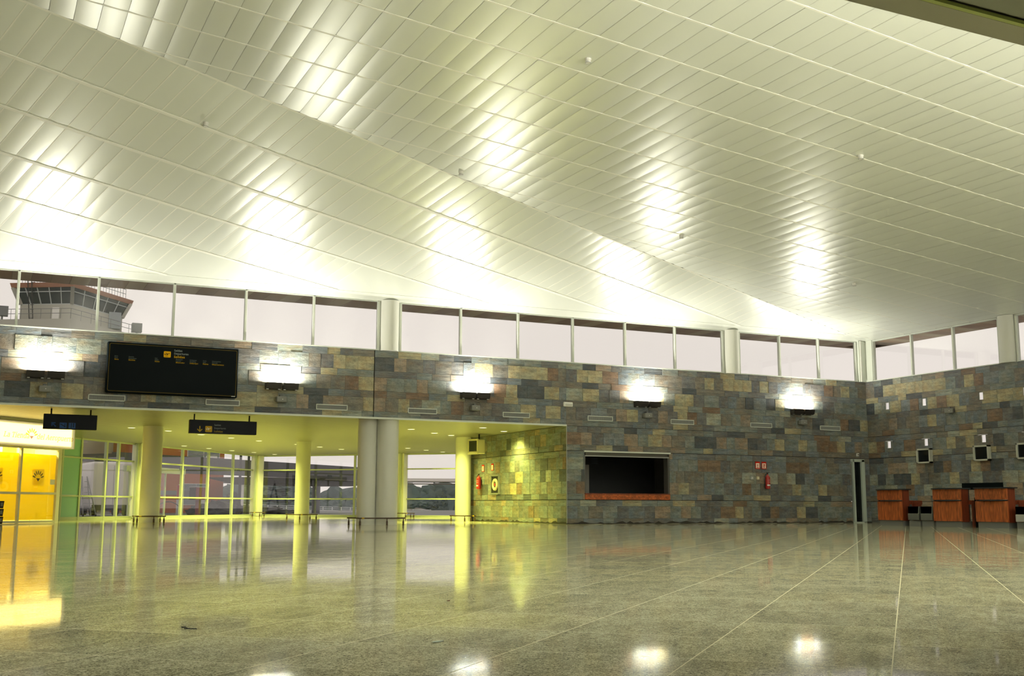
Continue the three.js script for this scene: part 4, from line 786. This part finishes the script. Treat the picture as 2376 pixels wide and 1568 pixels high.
// ------------------------------------------------------------------ outside: ground, tower, building, canopy, trees
{
  const g = struct('ground', 'grey forecourt outside the glazing', 'ground');
  mesh('forecourt', B(260, 0.3, 110, 30, -0.2, -92), std(lin(0.22, 0.225, 0.22), 0.9), g);
  mesh('apron', B(900, 0.3, 620, 180, -4.2, -455), std(lin(0.26, 0.28, 0.26), 0.9), g);
  mesh('side_ground', B(200, 0.3, 140, XR + 100.6, -0.2, 30), std(lin(0.24, 0.245, 0.24), 0.9), g);
}
{ // control tower seen through the high windows
  const t = thing('control_tower', 'concrete control tower with slanted dark glazing and brown roof edge', 'tower', [5.7, 0, -88.8]);
  const P = [[-0.37, 3.97], [4.31, -1.65], [0.4, -4.0], [-4.28, 1.61]];               // corners in plan: near, right, far, left
  const quad = (y0, k0, y1, k1, i) => {
    const a = P[i], b = P[(i + 1) % 4]; return [V(a[0] * k0, y0, a[1] * k0), V(b[0] * k0, y0, b[1] * k0), V(b[0] * k1, y1, b[1] * k1), V(a[0] * k1, y1, a[1] * k1)];
  };
  const block = (y0, k0, y1, k1) => {
    const pos = [], f = (p, q, r, s) => { for (const v of [p, q, r, p, r, s]) pos.push(v.x, v.y, v.z); };
    for (let i = 0; i < 4; i++) { const q = quad(y0, k0, y1, k1, i); f(...q); }
    const tp = P.map((p) => V(p[0] * k1, y1, p[1] * k1)), bt = P.map((p) => V(p[0] * k0, y0, p[1] * k0)); f(...tp); f(bt[3], bt[2], bt[1], bt[0]);
    const g = new THREE.BufferGeometry(); g.setAttribute('position', new THREE.Float32BufferAttribute(pos, 3)); g.computeVertexNormals(); return g;
  };
  const conc = std(lin(0.40, 0.39, 0.33), 0.85, 0, { side: THREE.DoubleSide }), blue = new THREE.MeshStandardMaterial({ color: lin(0.012, 0.02, 0.028), roughness: 0.08, side: THREE.DoubleSide }), fr = std(lin(0.42, 0.45, 0.44), 0.6);
  mesh('shaft', block(0, 1.1, 12.6, 1.1), conc, t); mesh('terrace', block(12.4, 1.18, 13.72, 1.18), conc, t);
  mesh('body', block(13.7, 0.86, 15.02, 0.86), conc, t); mesh('cab_glass', block(15.0, 0.85, 16.2, 0.985), blue, t);
  mesh('roof_edge', block(16.15, 1.02, 16.47, 1.05), std(lin(0.30, 0.13, 0.075), 0.8, 0, { side: THREE.DoubleSide }), t);
  for (const i of [0, 3]) {
    const q = quad(15.0, 0.855, 16.2, 0.99, i);
    for (let k = 0; k <= 5; k++) mesh('glazing_bar', bar(q[0].clone().lerp(q[1], k / 5), q[3].clone().lerp(q[2], k / 5), k % 5 ? 0.06 : 0.26), k % 5 ? fr : conc, t);
    for (const h of [0.0, 0.72]) mesh('glazing_rail', bar(q[0].clone().lerp(q[3], h), q[1].clone().lerp(q[2], h), 0.06), fr, t);
    for (const [y0, k0, hh, n] of [[13.72, 1.15, 0.75, 7], [16.47, 0.9, 0.8, 18]]) {
      const r = quad(y0, k0, y0 + hh, k0, i);
      for (const s of [0.55, 1]) mesh('railing', bar(r[0].clone().lerp(r[3], s), r[1].clone().lerp(r[2], s), 0.035), matGrey, t);
      for (let k = 0; k <= n; k++) mesh('railing_post', bar(r[0].clone().lerp(r[1], k / n), r[3].clone().lerp(r[2], k / n), 0.03), matGrey, t);
    }
  }
  const q3 = quad(13.7, 0.875, 15, 0.875, 3);
  mesh('door', bar(q3[0].clone().lerp(q3[1], 0.64).setY(14.25), q3[0].clone().lerp(q3[1], 0.77).setY(14.25), 0.08, 0.95), matWhite, t);
  const q0 = quad(13.7, 0.9, 15, 0.9, 0);
  mesh('equipment_box', B(0.9, 1.25, 0.9).translate(...q0[0].clone().lerp(q0[1], 0.8).setY(14.55).toArray()), std(lin(0.32, 0.36, 0.38), 0.6), t);
  for (const [i, s] of [[0, 1], [3, 0]]) { const c = quad(13.7, 1.13, 15, 1.13, i)[s]; mesh('lamp_box', B(0.75, 0.7, 0.6, c.x, 14.35, c.z), matGrey, t); mesh('lamp_arm', rod(V(c.x, 13.7, c.z), V(c.x, 14.1, c.z), 0.06), matGrey, t); }
  const qa = quad(13.72, 0.98, 16.4, 1.08, 3);
  for (const s of [0.3, 0.36]) mesh('ladder_rail', bar(qa[0].clone().lerp(qa[1], s).setY(13.72), qa[3].clone().lerp(qa[2], s).setY(16.9), 0.06), matBlackSoft, t);
  for (let k = 0; k < 9; k++) mesh('ladder_rung', bar(qa[0].clone().lerp(qa[1], 0.3).setY(13.9 + k * 0.33), qa[0].clone().lerp(qa[1], 0.36).setY(13.9 + k * 0.33), 0.035), matBlackSoft, t);
}
{ // orange building across the forecourt
  const b = thing('orange_building', 'orange rendered building with white curtained windows beyond the doors', 'building', [9.9, 0, -83.5], 0.16);
  const W = 6.8, wall = std(lin(0.38, 0.10, 0.014), 0.8);
  mesh('wall', B(W, 7, 5, W / 2, 3.5, -2.5), wall, b); mesh('roof', B(W + 0.4, 0.3, 5.4, W / 2, 7.1, -2.5), matGrey, b);
  const glass = std(lin(0.16, 0.19, 0.2), 0.2);
  for (const [x, y, w, h] of [[4.75, 1.35, 1.9, 1.5], [0.9, 1.2, 0.9, 1.9], [5.2, 4.0, 2.4, 1.2]]) {
    mesh('window', B(w, h, 0.06, x, y, 0.02), glass, b); mesh('window_frame', merge([B(w, 0.06, 0.1, x, y + h / 2), B(w, 0.06, 0.1, x, y - h / 2), B(w, 0.05, 0.1, x, y + h * 0.22), B(0.06, h, 0.1, x - w / 2, y), B(0.06, h, 0.1, x + w / 2, y), B(0.05, h, 0.1, x, y)]), matWhite, b);
    mesh('curtain', B(w * 0.35, h * 0.6, 0.03, x + w * 0.25, y - h * 0.15, 0.06), matWhite, b);
  }
  mesh('sill_band', B(3.2, 0.3, 0.08, 2.9, 1.45, 0.03), matGrey, b);
}
{ // dark canopy over the drop-off
  const c = thing('canopy', 'dark drop-off canopy crossing the view through the glazing', 'canopy', [9.7, 0, -70.0], Math.atan2(19.1, 21.95));
  const dk = std(lin(0.035, 0.035, 0.037), 0.7), L = 29;
  mesh('fascia', B(L, 1.05, 0.4, L / 2 - 3.5, 3.05, 0), dk, c);
  mesh('roof', B(L, 0.4, 3.0, L / 2 - 3.5, 3.3, -1.6), dk, c);
  mesh('soffit', prism([[12, 2.55], [26, 2.55], [24.6, 2.1], [15.5, 2.1]], 5).translate(0, 0, -6), std(lin(0.10, 0.10, 0.095), 0.8), c);
  const col = thing('canopy_column', 'grey column carrying the dark canopy outside', 'column', [23.0, 0, -82.0]);
  mesh('shaft', CYL(0.3, 0.3, 2.2, 20, 0, 1.1), std(lin(0.12, 0.125, 0.13), 0.7), col); mesh('head', CYL(0.7, 0.3, 0.6, 20, 0, 2.3), dk, col);
}
{
  const b = thing('footbridge', 'long white horizontal canopy edge far outside the right glazing', 'canopy', [0, 0, 0]);
  const p = (y) => [V(20.5, y, -108.5), V(50, y, -99)];
  mesh('fascia', bar(...p(3.06), 1.2, 0.3), std(lin(0.8, 0.76, 0.70), 0.6), b); mesh('lower_rail', bar(...p(2.68), 0.3, 0.1), std(lin(0.25, 0.22, 0.2), 0.6), b); mesh('gutter', bar(...p(2.86), 0.5, 0.06), matBrown, b);
  for (let k = 0; k < 3; k++) mesh('post', rod(V(23 + k * 12, -0.1, -107.7 + k * 3.85), V(23 + k * 12, 3, -107.7 + k * 3.85), 0.12), matWhite, b);
}
{
  const r = thing('white_railing', 'white horizontal railing across the forecourt beyond the glazing', 'railing'), a = V(36, -0.02, -176.7), b = V(66, -0.86, -168), wm = std(lin(0.62, 0.64, 0.64), 0.6);
  for (const h of [0.28, 0.52, 0.78]) mesh('rail', bar(a.clone().setY(a.y + h), b.clone().setY(b.y + h), 0.07), wm, r);
  for (let k = 0; k <= 22; k++) { const p = a.clone().lerp(b, k / 22); mesh('post', bar(p, p.clone().setY(p.y + 0.8), 0.09), wm, r); }
  const w = std(lin(0.35, 0.36, 0.36), 0.9); mesh('kerb', bar(a.clone().setY(-2.2), b.clone().setY(-2.6), 1, 3.8), w, r);
}
// lumpy crown of foliage from displaced balls
function blob(list, sd) {
  let s = sd; const rn = () => { s = (s * 1664525 + 1013904223) >>> 0; return s / 4294967296; };
  return merge(list.map(([x, y, z, rx, ry]) => {
    const g = new THREE.IcosahedronGeometry(1, 3), p = g.attributes.position, m = new Map();
    for (let i = 0; i < p.count; i++) { const k = [p.getX(i), p.getY(i), p.getZ(i)].map((v) => v.toFixed(3)).join(); if (!m.has(k)) m.set(k, 0.78 + 0.42 * rn()); const f = m.get(k); p.setXYZ(i, x + p.getX(i) * f * rx, y + p.getY(i) * f * ry, z + p.getZ(i) * f * rx); }
    g.computeVertexNormals(); return g;
  }));
}
const leaf = std(lin(0.085, 0.115, 0.11), 0.9), bark = std(lin(0.06, 0.05, 0.045), 0.9);
function tree(label, x, z, base, crown, mat, sd) {
  const o = thing('tree', label, 'tree', [x, base, z], 0, 'trees beyond the forecourt');
  mesh('crown', blob(crown, sd), mat, o); mesh('trunk', CYL(0.18, 0.3, 3, 8, 0, 1.5), bark, o);
}
tree('broad dark cedar in layered tiers behind the left round pillar', 59.9, -242.7, -4, [[0, 8.3, 0, 2.6, 0.9], [-0.8, 7.0, 0, 2.2, 0.9], [0.6, 5.8, 0, 2.6, 1.0], [-0.3, 4.4, 0, 2.8, 1.1], [0, 2.8, 0, 3.2, 1.6]], leaf, 5);
tree('smaller dark tree right of the cedar', 64, -234, -4, [[0, 5.6, 0, 1.6, 1.2], [0.8, 4.6, 0, 1.7, 1.3], [-0.6, 3.6, 0, 1.9, 1.5]], leaf, 6);
tree('dim tree at the left side of the cedar', 54.5, -253, -4, [[0, 4.5, 0, 3, 1.6], [1.8, 3.2, 0, 2.6, 1.6], [-2, 3.4, 0, 2.6, 1.8]], leaf, 7);
tree('rounded bush-like tree behind the canopy column', 86, -287, -4, [[0, 3, 0, 4, 2.6], [4.4, 2.6, 0, 3, 2.0]], leaf, 8);
tree('tall pointed cypress, middle one of the dark trio', 112.9, -278, -4.2, [[0, 8.6, 0, 0.5, 1.0], [0, 7.3, 0, 0.8, 1.1], [0, 5.6, 0, 1.1, 1.8], [0, 3.2, 0, 1.4, 2.6]], leaf, 9);
tree('dark bushy tree left of the pointed cypress', 112.4, -283.4, -4.2, [[0.5, 7.0, 0, 0.4, 1.0], [0, 5.2, 0, 1.3, 1.6], [-1, 4.2, 0, 1.3, 1.6], [-0.3, 2.6, 0, 1.8, 2.2]], leaf, 10);
tree('dark pointed tree right of the cypress beside the glazing bar', 116.6, -276.5, -4.2, [[0, 7.2, 0, 0.5, 1.0], [0, 5.4, 0, 0.9, 1.8], [0, 2.8, 0, 1.5, 2.6]], leaf, 11);
{
  const h = thing('clipped_hedge', 'dark flat-topped hedge on a bank left of the pointed trees', 'hedge', [92.5, -4.2, -243]);
  mesh('foliage', blob([[-4, 4.7, 0, 1.8, 1.1], [-1.8, 4.7, 0, 1.9, 1.0], [0.6, 4.7, 0, 1.9, 1.1], [2.6, 4.6, 0, 1.6, 1.0]], 14), leaf, h); mesh('bank', blob([[-2, 0.5, 1, 7, 3.4], [3, 0, 1, 6, 2.6]], 15), std(lin(0.26, 0.24, 0.22), 0.9), h);
  const s = thing('planting_bed', 'dark planted mound by the glass doors outside', 'planting', [16.6, 0, -73.6]);
  mesh('foliage', blob([[0, 0.0, 0, 2.2, 0.5], [1.5, -0.05, 0, 1.8, 0.35], [-2.2, 0.2, 0.6, 1.3, 0.7], [-3.4, 0.1, 1.2, 1.2, 0.5], [-1.6, 0.65, 0.4, 0.5, 0.7]], 16), std(lin(0.03, 0.033, 0.03), 0.9), s);
  const hills = struct('hills', 'wooded hazy hills along the horizon', 'hills'), list = [];
  for (let k = 0; k < 26; k++) list.push([235 + k * 13, 4 + 7 * Math.sin(k * 0.55 + 0.4) * 0.6, -1165 + k * 5, 22, 15 + 5 * Math.sin(k * 1.7)]);
  mesh('woods', blob(list, 17), leaf, hills); mesh('slope', B(700, 12, 60, 380, -2, -1150), leaf, hills);
}
{ // street things outside the doors
  const k = thing('red_kiosk', 'dark red box on a post outside the glass doors', 'kiosk', [12.1, 0, -69], 0.5), dr = std(lin(0.20, 0.02, 0.018), 0.5);
  mesh('box', B(0.85, 0.75, 0.6, 0, 1.25, 0), dr, k); mesh('side', B(0.02, 0.72, 0.58, -0.43, 1.25, 0), matBlackSoft, k); mesh('post', B(0.22, 0.9, 0.22, 0, 0.45, 0), dr, k); mesh('roof', B(0.9, 0.04, 0.66, 0, 1.645, 0), matLightGrey, k);
  const r = thing('red_post', 'slim red and white post left of the red kiosk outside', 'post', [10.6, 0, -66.6]);
  mesh('pole', CYL(0.14, 0.16, 0.95, 16, 0, 0.475), matLightGrey, r); mesh('red_top', CYL(0.15, 0.15, 0.8, 16, 0, 1.3), matRed, r); mesh('lamp', CYL(0.05, 0.05, 0.06, 12, 0, 1.73), matWhite, r);
  for (const [x, z, w] of [[13.75, -65.2, 'left'], [14.2, -65.1, 'right']]) { const p = thing('flag_pole', `dark slim pole outside the doors, ${w} of two`, 'pole', [x, 0, z]); mesh('pole', CYL(0.07, 0.08, 6, 12, 0, 3), matBlackSoft, p); mesh('foot', CYL(0.14, 0.2, 0.5, 12, 0, 0.25), matBlackSoft, p); }
  const b = thing('bicycle_hoop', 'thin dark hoop stand outside beside the red post', 'stand', [9.7, 0, -64.5]);
  mesh('hoop', new THREE.TorusGeometry(0.75, 0.025, 8, 30, Math.PI).translate(0, 0.0, 0), matBlackSoft, b); mesh('foot', B(1.6, 0.06, 0.1, 0, -0.02, 0), matBlackSoft, b);
  const v = thing('delivery_truck', 'pale grey box truck parked outside the glazed screen', 'truck', [6.6, 0, -63], 0.1);
  mesh('cargo_box', RB(2.3, 2.45, 4, 0.16, 0, 1.62, -2, 3), std(lin(0.50, 0.48, 0.45), 0.5), v); mesh('chassis', B(2.1, 0.25, 4, 0, 0.45, -2), matBlackSoft, v);
  for (const x of [-0.85, 0.85]) for (const z of [-0.7, -3.3]) mesh('wheel', CYL(0.4, 0.4, 0.28, 20).rotateZ(Math.PI / 2).translate(x, 0.4, z), matBlackSoft, v);
  mesh('door_seam', B(0.02, 2.1, 0.01, 0, 1.6, 0.005), matGrey, v); mesh('bumper', B(2.2, 0.16, 0.1, 0, 0.35, 0.06), matBlackSoft, v);
  const w = thing('white_van_front', 'white van end seen beside the truck and the ladder', 'van', [3.9, 0, -62.5], 0.2);
  mesh('body', RB(1.9, 1.9, 4, 0.2, 0, 1.2, -2, 3), std(lin(0.66, 0.63, 0.58), 0.45), w); mesh('window_back', B(1.5, 0.35, 0.02, 0, 1.85, 0.0), matDarkGlass, w); mesh('bumper', B(1.85, 0.2, 0.1, 0, 0.35, 0.04), matGrey, w);
  for (const x of [-0.75, 0.75]) mesh('wheel', CYL(0.33, 0.33, 0.22, 18).rotateZ(Math.PI / 2).translate(x, 0.33, -0.8), matBlackSoft, w);
  const l = thing('step_ladder', 'grey wheeled step ladder outside the glazed screen', 'ladder', [4.75, 0, -56.2], 0.1);
  for (const x of [-0.22, 0.22]) { mesh('rail', bar(V(x * 1.3 + 0.14, 0.12, 0), V(x * 0.5 - 0.12, 1.9, -0.3), 0.04), matGrey, l); mesh('wheel', CYL(0.07, 0.07, 0.05, 14).rotateZ(Math.PI / 2).translate(x * 1.3 + 0.14, 0.07, 0), matBlackSoft, l); mesh('back_leg', bar(V(x * 1.2 + 0.1, 0.02, -0.8), V(x * 0.5 - 0.12, 1.9, -0.3), 0.035), matGrey, l); }
  for (let k = 1; k < 7; k++) { const f = k / 7; mesh('step', bar(V(-0.286 + 0.14 + f * 0.02, 0.12 + f * 1.78, -0.3 * f), V(0.286 + 0.14 - f * 0.42, 0.12 + f * 1.78, -0.3 * f), 0.07, 0.03), matGrey, l); }
}
// ------------------------------------------------------------------ bits of litter on the floor
{
  const c = thing('cable_offcut', 'short dark cable offcut lying on the granite floor', 'litter', [0.93, 0.0022, -5.46]);
  mesh('cable', new THREE.TubeGeometry(new THREE.CatmullRomCurve3([V(-0.012, 0, -0.06), V(0.0, 0.002, -0.02), V(0.008, 0, 0.02), V(0.04, 0, 0.04)]), 20, 0.0022, 6), matBlackSoft, c);
  mesh('cable_end', new THREE.TubeGeometry(new THREE.CatmullRomCurve3([V(-0.012, 0, 0.015), V(0.0, 0, 0.02), V(0.012, 0, 0.01)]), 10, 0.002, 6), matBlackSoft, c);
  const p = thing('paper_scrap', 'tiny pale paper scrap on the floor near the front', 'litter', [1.8, 0.003, -4.49], 0.4);
  mesh('scrap', prism([[-0.03, -0.008], [0.01, -0.012], [0.04, 0.0], [0.012, 0.012], [-0.02, 0.008]], 0.003).rotateX(-Math.PI / 2), std(lin(0.5, 0.58, 0.52), 0.8), p);
  const l = thing('dry_leaf', 'tiny brown leaf on the floor before the twin columns', 'litter', [2.63, 0.002, -6.38], 0.9);
  mesh('blade', prism([[-0.016, 0], [0, 0.01], [0.018, 0.002], [0.002, -0.009]], 0.004).rotateX(-Math.PI / 2), std(lin(0.12, 0.05, 0.02), 0.8), l);
}
renderer.render(scene, camera);
